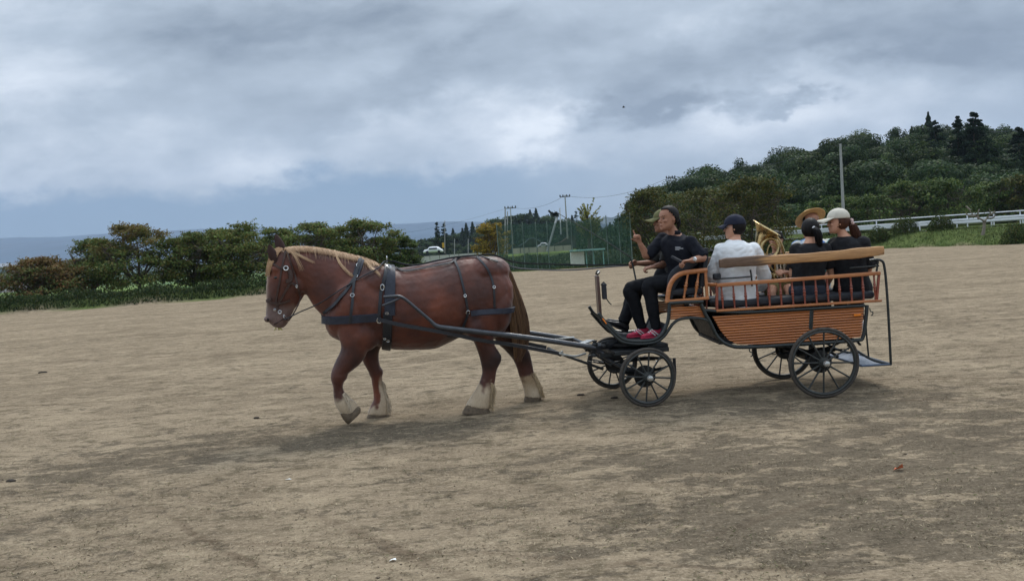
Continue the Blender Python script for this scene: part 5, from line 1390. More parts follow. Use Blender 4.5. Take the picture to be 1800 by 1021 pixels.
mb.lathe(tc_+UPV*(zf-.03), tc_+UPV*(zf), [(0,.05),(.01,.30),(.99,.30),(1,.05)], 32); obj('turntable', mb, dkm, car)
mb = MB(); mb.box(tc_+UPV*(zf-.075)-FH*.02, .62, .9, .05, (FH, FNn, UPV)); mb.box(tc_+UPV*(zf-.045)-FH*.22, .24, .8, .06, (FH, FNn, UPV)); obj('bolster', mb, dkm, car, True, .008)
mb = MB()
for s_ in (-.3, .3): mb = MB(); mb.bar(tc_+FNn*s_+UPV*(zf-.10)-FH*.30, tc_+FNn*s_+UPV*(zf-.10)+FH*.42, .04, .04); obj('fore_carriage', mb, dkm, car, False)
mb = MB(); mb.tube([cb_-FH*.33+FNn*-.5+UPV*.10, cb_-FH*.36+FNn*-.5+UPV*-.02, cb_-FH*.36+FNn*-.5+UPV*.16], .018, 8)
obj('stay_bracket', mb, dkm, car, True)
mb = MB(); mb.box(cb_+FH*.03+UPV*.0-FNn*.2, .12, .2, .08); obj('axle_clamp', mb, dkm, car, True, .008)
mb = MB()
mb.box(V((crn.x, YC, crn.z+.02)), .10, .8, .08); mb.bar(V((crn.x-.45, YC-.3, crn.z+.16)), V((crn.x+.45, YC-.3, crn.z+.16)), .05, .05); mb.bar(V((crn.x-.45, YC+.3, crn.z+.16)), V((crn.x+.45, YC+.3, crn.z+.16)), .05, .05)
for s_ in (-.3, .3): mb.tube([V((crn.x-.1, YC+s_, crn.z+.02)), V((crn.x+.18, YC+s_, crn.z+.08)), V((crn.x+.36, YC+s_, crn.z-.03))], .016, 8, 3)
obj('rear_carriage', mb, dkm, car, True)
# mudguard-like curved bar behind the rear wheel top
both('wheel_arch', lambda mb, fr: mb.tube([fr(cp(x, y, YN+.03)) for x, y in ((1362,607),(1385,597),(1420,590),(1460,589),(1500,596),(1512,606))], .032, 8, 3, .35), dkm)
mb = MB(); zz_ = cp(1440, 601).z; mb.bar(V((cp(1375,605).x, YC-.1, zz_-.03)), V((cp(1500,600).x, YC-.1, zz_-.02)), .5, .05); obj('chassis_beam', mb, dkm, car, False)
# shafts run from the fore carriage to the horse's sides
alu = mat('shaft_paint', (74,76,80), .35, metal=.55, var=.15, vscale=14); bright = mat('bright_metal', (176,178,176), .35, metal=.7, var=.15)
def shaft(mb, lat, pts, r): mb.tube([hp(x, y, lat) for x, y in pts], r, 10, 4)
SL = .46
ns = [(1046,611),(1020,607),(960,598),(900,590),(840,583),(790,577),(768,573),(755,562),(735,545),(715,528),(702,521),(690,521),(674,522)]
mb = MB(); shaft(mb, -SL, ns, [.030]*6+[.026,.020,.018,.017,.017,.017,.016]); obj('shaft', mb, alu, car)
nsw = [hp(x, y, -SL) for x, y in ns]; fs_ = [p+HN*(2*SL) for p in nsw]
mb = MB(); mb.tube(fs_, [.030]*6+[.026,.020,.018,.017,.017,.017,.016], 10, 4); obj('shaft', mb, alu, car)
for s_ in (0, 2*SL):
    mb = MB(); mb.tube([hp(672,537,-SL)+HN*s_, hp(690,530,-SL)+HN*s_, hp(703,524,-SL)+HN*s_], .012, 6); obj('shaft_stop', mb, alu, car)
e0 = hp(1046, 611, -SL); e1 = e0+HN*2*SL
mb = MB(); mb.tube([e0, e0+HN*SL*2], .024, 8)
for s_ in (.15, .77):
    mb.tube([e0+HN*s_, tc_+UPV*(zf-.09)+FH*.35+FNn*(s_-.46)*.8], .02, 8)
    mb.tube([e0+HN*s_-UPV*.03, cb_+FH*.1+FNn*(s_-.46)+UPV*.02], .018, 8)
mb.tube([e0-FH*.0, e0-FH*.18+HN*.1-UPV*.02, e0-FH*.34+HN*.2+UPV*.02], .022, 8, 3)
obj('shaft_yoke', mb, alu, car)
mb = MB(); mb.bar(e0+FH*.16+HN*.02+UPV*.05, e0-FH*.02+HN*.22+UPV*.06, .10, .012); mb.bar(e1+FH*.30-HN*.02+UPV*.03, e1+FH*.02-HN*.10+UPV*.04, .09, .012); obj('yoke_plate', mb, bright, car, False)
for p in (e0+UPV*.05, e0-FH*.1+UPV*.03-FNn*.02, e0-UPV*.07+FH*.02):
    mb = MB(); mb.lathe(p-UPV*.03, p+UPV*.03, [(0,.03),(.3,.034),(.7,.02),(1,.032)], 10); obj('yoke_bolt', mb, dkm, car)
# swingletree
w0 = hp(985, 623, -.30); w1 = w0+HN*.60
mb = MB(); mb.tube([w0, w1], .022, 8); mb.tube([(w0+w1)/2, cb_+FH*.30+UPV*.03], .016, 8); obj('swingletree', mb, dkm, car)
mb = MB(); mb.tube([hp(983,621,-.32), hp(995,624,-.34), hp(1012,626,-.34), hp(1030,621,-.34)], .012, 6, 3); mb.tube([hp(987,617,-.33), hp(990,626,-.33)], .014, 6); obj('trace_link', mb, bright, car)
# traces from the breast collar back to the swingletree
def trace(s_):
    mb = MB(); pts = [(664,561,-.44),(700,570,-.45),(740,577,-.46),(790,586,-.45),(840,597,-.41),(900,606,-.36),(945,614,-.33),(982,621,-.31)]
    P = [hp(x, y, l) for x, y, l in pts]
    if s_ > 0: P = [hmir(p) for p in P]
    pn = [(q_[0], HN*(1 if s_ > 0 else -1)) for q_ in catmull([(p,) for p in P], 5)]
    ribbon(mb, pn, .042, .008)
    o = obj('trace', mb, lea, horse)
trace(-1); trace(1)
# ============================================================ PEOPLE
def skinmat(name, c, c2): return mat(name, c, .55, var=.1, color2=c2, vscale=14, spec=.35, bump=.08, bscale=60)
skinA = skinmat('skin_tan', (168,122,98), (142,100,80)); skinB = skinmat('skin_light', (206,158,130), (188,136,112))
hairb = mat('black_hair', (20,17,17), .6, spec=.2, var=.4, vscale=60, stretch=(1,1,.15), bump=.4, bscale=90)
hairbr = mat('brown_hair', (74,46,34), .6, spec=.2, var=.4, vscale=60, stretch=(1,1,.15), bump=.4, bscale=90)
HEAD = [(0,.28,.06,.10),(.05,.355,-.02,.17),(.13,.375,-.10,.235),(.22,.372,-.20,.275),(.32,.375,-.30,.30),(.42,.37,-.38,.325),(.52,.352,-.43,.34),(.60,.372,-.45,.345),(.70,.375,-.465,.345),(.80,.33,-.455,.33),(.88,.25,-.41,.285),(.95,.12,-.30,.20),(1.0,-.04,-.14,.06)]
def unit(v): v = V(v); return v.normalized()
class Person:
    def __init__(s, name_label, base, skin):
        s.root = empty('person', base, name_label, 'person', None); s.b = MB(); s.skin = skin
    def head(s, c, F, U=(0,0,1), hh=.235, neck=None):
        s.U = unit(U); F = V(F); F = (F - s.U*F.dot(s.U)).normalized(); s.F = F; s.S = s.U.cross(F); s.hh = hh; s.O = V(c)-s.U*hh*.5
        P = s.P; b = s.b
        b.loft([(P((f+k)/2, 0, z), F*((f-k)/2*hh), s.S*(w_*hh)) for z, f, k, w_ in HEAD], 22, 3)
        # nose, brow, lips, chin, cheeks, ears
        b.loft([(P(.35,0,.57), s.S*.03*hh, F*.03*hh), (P(.385,0,.48), s.S*.042*hh, F*.04*hh), (P(.425,0,.39), s.S*.062*hh, F*.055*hh), (P(.40,0,.345), s.S*.075*hh, F*.03*hh)], 10, 3)
        def e(x, y, z, rx, ry, rz): b.ell(P(x, y, z), F*rx*hh, s.S*ry*hh, s.U*rz*hh, 12, 8)
        e(.355,0,.605,.035,.22,.035); e(.375,0,.245,.035,.10,.022); e(.37,0,.205,.035,.085,.022); e(.335,0,.07,.05,.09,.05)
        for k in (-1, 1):
            e(.29,.17*k,.40,.07,.09,.07); e(-.04,.345*k,.47,.075,.035,.125)
        if neck is not None:
            n0 = P(-.08,0,.22); b.loft([(n0, F*.055, s.S*.055), (n0.lerp(V(neck), .5), F*.054, s.S*.054), (V(neck)-s.U*.03, F*.07, s.S*.075)], 16, 3)
    def P(s, x, y, z): return s.O + s.F*(x*s.hh) + s.S*(y*s.hh) + s.U*(z*s.hh)
    def torso(s, mb, pel, nk, shL, shR, W=.19, D=.12, grow=0.0, low=-.12, top=1.03, slump=.0):
        pel = V(pel); nk = V(nk); u_ = (nk-pel); sd_ = (V(shL)-V(shR)).normalized(); f = sd_.cross(u_.normalized()).normalized()
        s.tf = f; k = W/.19; kd = D/.12
        secs = []; T_ = [(.22,.160,.122),(.45,.165,.125),(.66,.180,.130),(.80,.172,.118),(.885,.140,.100),(.95,.088,.074),(top,.056,.056)] if top > .9 else [(top*.6,.172,.128),(top,.165,.124)]
        for t_, hw, hd in [(low,.150,.115),(0,.178,.130)]+T_:
            c = pel+u_*t_ - f*(slump*math.sin(math.pi*max(0, min(1, t_)))); g_ = grow*(1 if t_ < .9 else .6); secs.append((c, sd_*(hw*k+g_), f*(hd*kd+g_)))
        mb.loft(secs, 26, 4, p=.9)
    def arm(s, mb, sh, el, wr, r=(.052,.050,.042,.040,.027), grow=0, upto=1.0):
        sh, el, wr = V(sh), V(el), V(wr); pts = [(sh, r[0]), (sh.lerp(el,.5), r[1]), (el, r[2]), (el.lerp(wr,.4), r[3]), (wr, r[4])]
        if upto <= 1.0: 
            L = [(sh, r[0]), (sh.lerp(el,.45), r[1]), (sh.lerp(el, upto), r[1]*.96)]
            pts = L
        mb.tube([p for p, _ in pts], [q_+grow for _, q_ in pts], 12, 4); mb.ball(sh, r[0]*1.06+grow, 16, 12)
    def leg(s, mb, hip, kn, an, grow=0, upto=2.0, k=1.0):
        hip, kn, an = V(hip), V(kn), V(an)
        pts = [(hip, .088), (hip.lerp(kn,.5), .078), (kn, .057), (kn.lerp(an,.3), .056), (kn.lerp(an,.7), .044), (an, .037)]
        if upto < 1: pts = [(hip, .088), (hip.lerp(kn, upto*.6), .082), (hip.lerp(kn, upto), .080)]
        mb.tube([p for p, _ in pts], [q_*k+grow for _, q_ in pts], 14, 4)
    def hand(s, wr, d, pn, side=1, curl=.5, point=False, k=1.0):
        b = s.b; d = unit(d); pn = V(pn); pn = (pn-d*pn.dot(d)).normalized(); ac = d.cross(pn)*side; wr = V(wr)
        b.loft([(wr-d*.02, ac*.026, pn*.021), (wr+d*.02, ac*.030, pn*.018), (wr+d*.055*k, ac*.041, pn*.016), (wr+d*.092*k, ac*.040, pn*.013)], 14, 3)
        for i, (o, L) in enumerate(((-.031,.070),(-.0105,.080),(.0105,.076),(.031,.060))):
            L *= k; cu = curl*(1+.12*i) if not (point and i == 0) else .05
            p = wr+d*(.088*k)+ac*o; pts = [p-d*.012, p]; a = 0
            for seg, ca in ((.44,.75),(.31,1.1),(.25,.7)):
                a += cu*ca; dd = d*math.cos(a)+pn*math.sin(a); p = p+dd*(L*seg*1.15); pts.append(p)
            b.tube(pts, [.0105,.0100,.0092,.0085,.0068], 8, 2)
        p = wr+d*.03-ac*.032; dd = (d*.62-ac*.7+pn*.35).normalized(); p1 = p+dd*.034; d2 = (d*.85-ac*.15+pn*.5*(1+curl)).normalized(); p2 = p1+d2*.028; p3 = p2+(d2+ac*.3*curl).normalized()*.022
        b.tube([p-dd*.01, p, p1, p2, p3], [.014,.014,.012,.0105,.008], 8, 2)
    def finish(s, voxel=.0058):
        me_ = remesh(s.b, voxel, 3, .5); return obj('body', None, s.skin, s.root, me=me_, auto=False)
    def cloth(s, name, mb, m, voxel=.009, fold=.012, fs=10, sm=4):
        me_ = remesh(mb, voxel, sm, .5)
        n_ = len(me_.vertices); co_ = np.empty(n_*3, np.float32); me_.vertices.foreach_get('co', co_); nr_ = np.empty(n_*3, np.float32); me_.vertices.foreach_get('normal', nr_)
        co_ = co_.reshape(-1,3); nr_ = nr_.reshape(-1,3)
        d_ = np.array([noise.noise(V((p[0]*fs, p[1]*fs, p[2]*fs*.55)))+.6*abs(noise.noise(V((p[0]*fs*1.6+3, p[1]*fs*1.6, p[2]*fs*2.6)))) for p in co_])[:,None]
        me_.vertices.foreach_set('co', (co_+nr_*d_*fold).astype(np.float32).ravel()); me_.update()
        return obj(name, None, m, s.root, me=me_, auto=False)
    def shell(s, name, m, c, r, keep, n=36, noise_=.0, fs=9, thick=.004, parent=None):
        """ellipsoid shell in head space; keep(x,y,z) decides which faces stay"""
        vs = []; fc = []; loc = []
        M_ = 26
        for j in range(M_+1):
            ph = math.pi*j/M_
            for i in range(n):
                t_ = 2*math.pi*i/n; d = V((math.sin(ph)*math.cos(t_), math.sin(ph)*math.sin(t_), math.cos(ph)))
                k = 1+noise_*noise.noise(V((d.x*fs, d.y*fs, d.z*fs*.4)))
                x, y, z = c[0]+d.x*r[0]*k, c[1]+d.y*r[1]*k, c[2]+d.z*r[2]*k; loc.append((x, y, z)); vs.append(s.P(x, y, z))
        for j in range(M_):
            for i in range(n):
                f = (j*n+i, (j+1)*n+i, (j+1)*n+(i+1)%n, j*n+(i+1)%n); mid = [sum(loc[q_][k] for q_ in f)/4 for k in range(3)]
                if keep(*mid): fc.append(f)
        used = sorted(set(i for f in fc for i in f)); mp = {o: i for i, o in enumerate(used)}
        mb = MB(); mb.add([vs[i] for i in used], [tuple(mp[i] for i in f) for f in fc])
        o = obj(name, mb, m, parent or s.root, auto=False); so_ = o.modifiers.new('s', 'SOLIDIFY'); so_.thickness = thick; so_.offset = 0; return o
    def eyes(s, brow=hairb):
        for k in (-1, 1):
            mb = MB(); mb.ell(s.P(.338,.145*k,.515), s.F*.03*s.hh, s.S*.058*s.hh, s.U*.022*s.hh, 10, 8); obj('eye', mb, blackm, s.root)
            mb = MB(); mb.tube([s.P(.375,.07*k,.61), s.P(.375,.15*k,.635), s.P(.33,.24*k,.61)], [.0022,.0030,.0018], 6, 2); obj('eyebrow', mb, brow, s.root)
        mb = MB(); mb.tube([s.P(.385,-.09,.222), s.P(.408,0,.226), s.P(.385,.09,.222)], .0022, 6, 3); obj('lips', mb, mat('lip', (140,80,72), .6), s.root)
    def shoe(s, an, d, m, sm, fz=None, name='shoe', k=1.0, lace=None):
        an = V(an); d = unit((d[0], d[1], d[2] if len(d) > 2 else 0)); sd_ = d.cross(UPV).normalized(); up_ = sd_.cross(d)
        fl = an-up_*.085
        mb = MB(); secs = []
        for x, w_, h0, h1 in ((-.085,.022,.02,.06),(-.07,.034,.012,.085),(-.03,.040,.010,.105),(.02,.040,.010,.10),(.06,.043,.010,.075),(.11,.047,.010,.055),(.155,.042,.010,.045),(.182,.024,.014,.032)):
            secs.append((fl+d*x*k+up_*((h0+h1)/2), sd_*w_, up_*((h1-h0)/2)))
        mb.loft(secs, 16, 3, p=.8); o = obj(name, mb, m, s.root)
        mb = MB(); mb.loft([(fl+d*x*k+up_*.006, sd_*w_, up_*.011) for x, w_ in ((-.092,.020),(-.075,.038),(-.02,.044),(.04,.043),(.11,.051),(.16,.045),(.19,.022))], 16, 3, p=.5); obj('sole', mb, sm, o)
        if lace:
            mb = MB()
            for i in range(4): c = fl+d*(.03+.022*i)*k+up_*(.098-.012*i); mb.tube([c-sd_*.03-up_*.01, c+up_*.004, c+sd_*.03-up_*.01], .005, 6)
            obj('lace', mb, lace, o)
            mb = MB()
            for sg in (-1, 1):
                mb.bar(fl+d*.0+sd_*.041*sg+up_*.03, fl+d*.05+sd_*.043*sg+up_*.072, .012, .010, sd_); mb.bar(fl+d*.035+sd_*.043*sg+up_*.025, fl+d*.075+sd_*.044*sg+up_*.06, .012, .010, sd_)
            obj('stripe', mb, lace, o)
        return o
FZ1 = cp(1130, 600.5, YN).z; FZ2 = cp(1380, 600).z
def atz(px, Y, z): return V((at(px, 500, Y).x, Y, z))
blackc = mat('black_cloth', (22,24,32), .9, var=.25, vscale=10, spec=.2); blackt = mat('black_trousers', (20,21,25), .9, var=.25, vscale=9, spec=.2)
# ---- near driver: man in black shirt, pointing up
p = Person('man in black shirt and crimson trainers on the driving bench, one finger raised', V((at(1200,510,8.9).x, 8.9, 0)), skinA)
nk = at(1186, 410, 8.93); p.head(at(1174, 384.5, 8.90), (-.86,-.42,-.02), (.02,0,1), .262, nk)
shL, shR = at(1214, 426, 8.76), at(1165, 420, 9.08); pel = at(1206, 492, 8.93)
p.torso(p.b, pel, nk, shL, shR, .20, .13)
elL, wrL = at(1236, 453, 8.66), at(1214, 458, 8.56); elR, wrR = at(1137, 450, 8.98), at(1125, 428, 8.93)
p.arm(p.b, shL, elL, wrL, upto=2); p.arm(p.b, shR, elR, wrR, upto=2)
p.hand(wrL, (-1,-.15,-.05), (.1,-.1,-1), 1, .85); p.hand(wrR, (-.28,-.05,1), (-.75,-.6,-.1), 1, 1.15, point=True)
hL, hR = at(1207, 493, 8.83), at(1202, 493, 9.03); kL, kR = at(1141, 502, 8.82), at(1108, 507, 9.02); aL, aR = atz(1149, 8.80, FZ1+.105), atz(1124, 8.98, FZ1+.105)
for h_, k_, a_ in ((hL,kL,aL),(hR,kR,aR)): p.leg(p.b, h_, k_, a_)
p.finish(); p.eyes()
m_ = MB(); p.torso(m_, pel, nk, shL, shR, .20, .13, .020, top=.99); p.arm(m_, shL, elL, wrL, grow=.020, upto=.98); p.arm(m_, shR, elR, wrR, grow=.020, upto=1.0)
shirt = p.cloth('shirt', m_, blackc)
m_ = MB(); m_.loft([(nk-p.U*.02, p.F*.07, p.S*.075), (nk+p.U*.028+p.F*.0, p.F*.066, p.S*.068)], 18, 1, cap=False); c_ = obj('collar', m_, blackc, p.root, auto=False); q_ = c_.modifiers.new('s','SOLIDIFY'); q_.thickness = .008
m_ = MB(); 
for i in range(3):
    a = at(1187, 434.5+i*2.1, 8.72); b = at(1187+(9,14,7)[i], 434.8+i*2.1, 8.70)
    m_.tube([a, b], .0028, 5)
obj('chest_lettering', m_, mat('white_thread', (200,202,206), .8), p.root)
m_ = MB()
for h_, k_, a_ in ((hL,kL,aL),(hR,kR,aR)): p.leg(m_, h_, k_, a_, grow=.018)
p.torso(m_, pel, nk, shL, shR, .19, .13, .012, top=.25, low=-.14); p.cloth('trousers', m_, blackt, fold=.010)
crim = mat('crimson_shoe', (176,46,74), .7, var=.3, vscale=30); whs = mat('shoe_white', (210,206,206), .7, var=.1)
p.shoe(aL, (-1,-.28), crim, crim, lace=whs); p.shoe(aR, (-1,-.30), crim, crim, lace=whs)
p.shell('hair', hairb, (-.06,0,.60), (.46,.375,.46), lambda x,y,z: z > .26+.66*max(0,min(1,(x+.28)/.50)), noise_=.05)
m_ = MB(); m_.tube([p.P(-.48,0,.52), p.P(-.56,0,.42), p.P(-.56,0,.22), p.P(-.50,0,.02)], [.014,.024,.022,.008], 10, 4); obj('ponytail', m_, hairb, p.root)
m_ = MB(); m_.ball(p.P(-.50,-.08,.50), .014); obj('hair_tie', m_, whs, p.root)
m_ = MB(); d_ = (elL-wrL).normalized(); c_ = wrL+d_*.045; m_.lathe(c_-d_*.012, c_+d_*.012, [(0,.036),(1,.036)], 18); m_.lathe(c_+V((0,-.037,.006)), c_+V((0,-.045,.006)), [(0,.017),(1,.016)], 14); obj('watch', m_, chrome, p.root)
m_ = MB(); m_.bar(wrL+V((-.10,-.02,-.01)), wrL+V((-.19,.06,.055)), .03, .03); obj('phone_strap', m_, blkm, p.root, True, .006)
# ---- far driver: olive cap, holds the reins
p = Person('driver in olive cap on the far side of the front bench, holding the reins', V((at(1200,510,9.4).x, 9.4, 0)), skinA)
nk = at(1172, 413, 9.43); p.head(at(1164, 390, 9.40), (-.98,-.12,-.12), (0,0,1), .24, nk)
shL, shR = at(1180, 428, 9.24), at(1164, 426, 9.60); pel = at(1198, 490, 9.42)
p.torso(p.b, pel, nk, shL, shR, .19, .125)
elL, wrL = at(1166, 465, 9.16), at(1149, 469, 9.05); elR, wrR = at(1148, 463, 9.58), at(1121, 463, 9.40)
p.arm(p.b, shL, elL, wrL, upto=2); p.arm(p.b, shR, elR, wrR, upto=2)
p.hand(wrL, (-1,.1,-.1), (.1,.3,-1), 1, 1.0); p.hand(wrR, (-1,-.12,-.05), (0,-.8,-.5), -1, 1.0)
hL, hR = at(1200, 490, 9.30), at(1200, 490, 9.52); kL, kR = at(1122, 508, 9.26), at(1118, 506, 9.50)
aL, aR = atz(1092, 9.22, FZ1+.16), atz(1092, 9.46, FZ1+.16)
for h_, k_, a_ in ((hL,kL,aL),(hR,kR,aR)): p.leg(p.b, h_, k_, a_)
p.finish(.0065); p.eyes()
m_ = MB(); p.torso(m_, pel, nk, shL, shR, .19, .125, .020, top=.99); p.arm(m_, shL, elL, wrL, grow=.020, upto=.9); p.arm(m_, shR, elR, wrR, grow=.020, upto=.9); p.cloth('shirt', m_, mat('dark_olive_cloth', (46,46,44), .9, var=.3))
m_ = MB()
for h_, k_, a_ in ((hL,kL,aL),(hR,kR,aR)): p.leg(m_, h_, k_, a_, grow=.026)
p.torso(m_, pel, nk, shL, shR, .19, .13, .012, top=.25, low=-.14); p.cloth('trousers', m_, blackt, fold=.012)
boot = mat('black_boot', (26,27,30), .45, var=.2)
p.shoe(aL, (-1,-.1,.55), boot, boot, name='boot'); p.shoe(aR, (-1,-.1,.55), boot, boot, name='boot')
olive = mat('olive_cap', (98,96,62), .9, var=.2, vscale=20)
def cap(p, m, tilt=.0, bill=.34, up=.0, blen=1.0, under=None, name='cap'):
    crown = p.shell(name, m, (-.05,0,.70+up), (.475,.40,.42), lambda x,y,z: z > .66+up+ (x*tilt), noise_=.03, thick=.006)
    mb = MB(); vs = []; n_ = 12; rows = 5
    for j in range(rows+1):
        r_ = j/rows
        for i in range(n_+1):
            a = (i/n_-.5)*2.3; x = .36*math.cos(a)+.02 + r_*bill*blen*math.cos(a*.55); y = .39*math.sin(a)*(1-.12*r_); z = .69+up-.10*r_*1.0-.16*(math.sin(a)**2)*r_ + tilt*x*.8
            vs.append(p.P(x, y, z))
    mb.add(vs, [(j*(n_+1)+i, j*(n_+1)+i+1, (j+1)*(n_+1)+i+1, (j+1)*(n_+1)+i) for j in range(rows) for i in range(n_)])
    o = obj('cap_bill', mb, m, crown); q_ = o.modifiers.new('s','SOLIDIFY'); q_.thickness = .007
    return crown
cap(p, olive, .0, .52)
p.shell('hair', hairb, (-.06,0,.58), (.455,.37,.44), lambda x,y,z: x < -.06 and z > .25 and z < .72, noise_=.05)
# ---- white-shirt passenger with navy cap, seen from behind
p = Person('passenger in loose white shirt and navy cap with glasses, seen from behind', V((at(1295,540,8.84).x, 8.84, 0)), skinB)
nk = at(1292, 422, 8.88); p.head(at(1290, 400, 8.90), (-.93,.36,-.05), (0,0,1), .245, nk)
shL, shR = at(1268, 440, 8.92), at(1324, 439, 8.84); pel = at(1296, 527, 8.86)
p.torso(p.b, pel, nk, shL, shR, .20, .13)
elL, wrL = at(1253, 484, 8.96), at(1262, 508, 9.10); elR, wrR = at(1343, 484, 8.94), at(1338, 506, 9.12)
p.arm(p.b, shL, elL, wrL, upto=2); p.arm(p.b, shR, elR, wrR, upto=2)
p.hand(wrL, (.3,.9,-.2), (.2,0,-1), -1, .6); p.hand(wrR, (-.3,.9,-.2), (0,0,-1), 1, .6)
def lap(p, hL, hR, kL, kR, aL, aR, m_, grow=.018, k=1.0):
    for h_, k_, a_ in ((hL,kL,aL),(hR,kR,aR)): p.leg(p.b, h_, k_, a_, k=k)
LG = (at(1285,527,8.86), at(1308,526,8.86), at(1282,524,9.22), at(1322,520,9.22), atz(1285,9.24,FZ2+.11), atz(1322,9.24,FZ2+.11))
lap(p, *LG, None); p.finish(.0065); p.eyes()
whitec = mat('white_shirt', (224,225,226), .85, var=.05, vscale=6)
m_ = MB(); p.torso(m_, pel, nk, shL, shR, .205, .14, .030, top=.99, low=-.17); p.arm(m_, shL, elL, wrL, grow=.028, upto=2, r=(.052,.054,.050,.046,.038)); p.arm(m_, shR, elR, wrR, grow=.028, upto=2, r=(.052,.054,.050,.046,.038)); p.cloth('shirt', m_, whitec, fold=.016, fs=8)
m_ = MB()
for i in range(2): p.leg(m_, LG[i], LG[i+2], LG[i+4], grow=.02)
p.cloth('trousers', m_, blackt)
for i in (4, 5): p.shoe(LG[i], (0,1), boot, boot)
navyc = mat('navy_cap', (24,28,46), .85, var=.2)
p.shell('hair', hairb, (-.06,0,.56), (.47,.385,.46), lambda x,y,z: (x < .02 or z > .8) and z > .12-x*.0 and z < .78, noise_=.06)
cap(p, navyc, .0, .34, -.03)
m_ = MB()
for k in (-1, 1):
    m_.tube([p.P(.40,.05*k,.50), p.P(.40,.05*k,.58), p.P(.39,.22*k,.58), p.P(.37,.24*k,.50), p.P(.385,.14*k,.45), p.P(.40,.05*k,.50)], .0022, 6, 1); m_.tube([p.P(.37,.24*k,.56), p.P(-.02,.355*k,.55)], .0022, 5)
obj('glasses', m_, mat('clear_frame', (180,184,190), .3), p.root)
# ---- child with brass horn
p = Person('small passenger in dark top and khaki shorts, face hidden behind the brass horn', V((at(1368,515,9.4).x, 9.4, 0)), skinB)
nk = at(1368, 443, 9.42); p.head(at(1364, 423, 9.36), (-.25,-.96,-.1), (0,0,1), .215, nk)
shL, shR = at(1387, 455, 9.38), at(1350, 456, 9.42); pel = at(1370, 506, 9.42)
p.torso(p.b, pel, nk, shL, shR, .165, .11); elL, wrL = at(1393, 484, 9.25), at(1380, 478, 9.10); elR, wrR = at(1345, 480, 9.25), at(1352, 465, 9.12)
p.arm(p.b, shL, elL, wrL, upto=2, r=(.045,.042,.036,.034,.024)); p.arm(p.b, shR, elR, wrR, upto=2, r=(.045,.042,.036,.034,.024))
p.hand(wrL, (-.7,-.5,.1), (-.2,.4,-.6), 1, .9, k=.85); p.hand(wrR, (.3,-.3,.8), (.6,.5,0), -1, .9, k=.85)
LG = (at(1378,508,9.40), at(1362,508,9.40), at(1388,509,9.02), at(1356,511,9.02), atz(1388,8.98,FZ2+.11), atz(1356,8.98,FZ2+.11))
lap(p, *LG, None, k=.9); p.finish(.0065); p.eyes()
m_ = MB(); p.torso(m_, pel, nk, shL, shR, .165, .115, .018, top=.99); p.arm(m_, shL, elL, wrL, grow=.018, upto=.8); p.arm(m_, shR, elR, wrR, grow=.018, upto=.8); p.cloth('shirt', m_, mat('charcoal_shirt', (44,40,42), .9, var=.3))
m_ = MB()
for i in range(2): p.leg(m_, LG[i], LG[i+2], LG[i+4], grow=.02, upto=.75)
p.torso(m_, pel, nk, shL, shR, .16, .12, .012, top=.25, low=-.14); p.cloth('shorts', m_, mat('khaki_cloth', (128,122,84), .9, var=.2))
for i in (4, 5): p.shoe(LG[i], (0,-1), whs, whs)
p.shell('hair', hairb, (-.04,0,.60), (.47,.40,.46), lambda x,y,z: z > .62 or x < .0 and z > .15, noise_=.1)
# ---- straw hat passenger
p = Person('passenger in straw hat and pale blue patterned shirt facing the camera from the far bench', V((at(1427,515,9.42).x, 9.42, 0)), skinA)
nk = at(1428, 416, 9.45); p.head(at(1427, 391, 9.40), (.12,-.99,-.05), (0,0,1), .24, nk)
shL, shR = at(1456, 431, 9.42), at(1402, 434, 9.42); pel = at(1428, 502, 9.44)
p.torso(p.b, pel, nk, shL, shR, .20, .125); elL, wrL = at(1464, 470, 9.36), at(1450, 490, 9.18); elR, wrR = at(1394, 472, 9.36), at(1408, 492, 9.18)
p.arm(p.b, shL, elL, wrL, upto=2); p.arm(p.b, shR, elR, wrR, upto=2); p.hand(wrL, (-.5,-.8,-.1), (0,0,-1), 1, .6); p.hand(wrR, (.5,-.8,-.1), (0,0,-1), -1, .6)
LG = (at(1438,503,9.42), at(1418,504,9.42), at(1440,503,9.06), at(1412,505,9.06), atz(1440,9.00,FZ2+.11), atz(1412,9.00,FZ2+.11))
lap(p, *LG, None); p.finish(.0065); p.eyes()
pm = bpy.data.materials.new('patterned_shirt'); pm.use_nodes = True; t = NT(pm.node_tree); b_ = t.n['Principled BSDF']; oc = t.node('ShaderNodeTexCoord').outputs['Object']
vr = t.node('ShaderNodeTexVoronoi'); t.set(vr.inputs['Vector'], t.mapping(oc, (6,6,4))); vr.inputs['Scale'].default_value = 1.3
rp = t.node('ShaderNodeValToRGB'); t.set(rp.inputs[0], t.xyz(vr.outputs['Color'])[0]); rp.color_ramp.interpolation = 'CONSTANT'
for i, (ps, c_) in enumerate(((0,(206,204,196)),(.42,(84,128,190)),(.62,(196,206,214)),(.80,(84,160,156)))):
    e_ = rp.color_ramp.elements[i] if i < 2 else rp.color_ramp.elements.new(ps); e_.position = ps; e_.color = (*lin(c_), 1)
t.l.new(rp.outputs[0], b_.inputs['Base Color']); b_.inputs['Roughness'].default_value = .85
m_ = MB(); p.torso(m_, pel, nk, shL, shR, .20, .13, .024, top=.99); p.arm(m_, shL, elL, wrL, grow=.024, upto=.9); p.arm(m_, shR, elR, wrR, grow=.024, upto=.9); p.cloth('shirt', m_, pm, fold=.01)
m_ = MB()
for i in range(2): p.leg(m_, LG[i], LG[i+2], LG[i+4], grow=.02)
p.cloth('trousers', m_, mat('grey_trousers', (60,62,68), .9))
for i in (4, 5): p.shoe(LG[i], (0,-1), boot, boot)
p.shell('hair', hairb, (-.05,0,.58), (.455,.375,.44), lambda x,y,z: x < .0 and z > .2 and z < .8, noise_=.05)
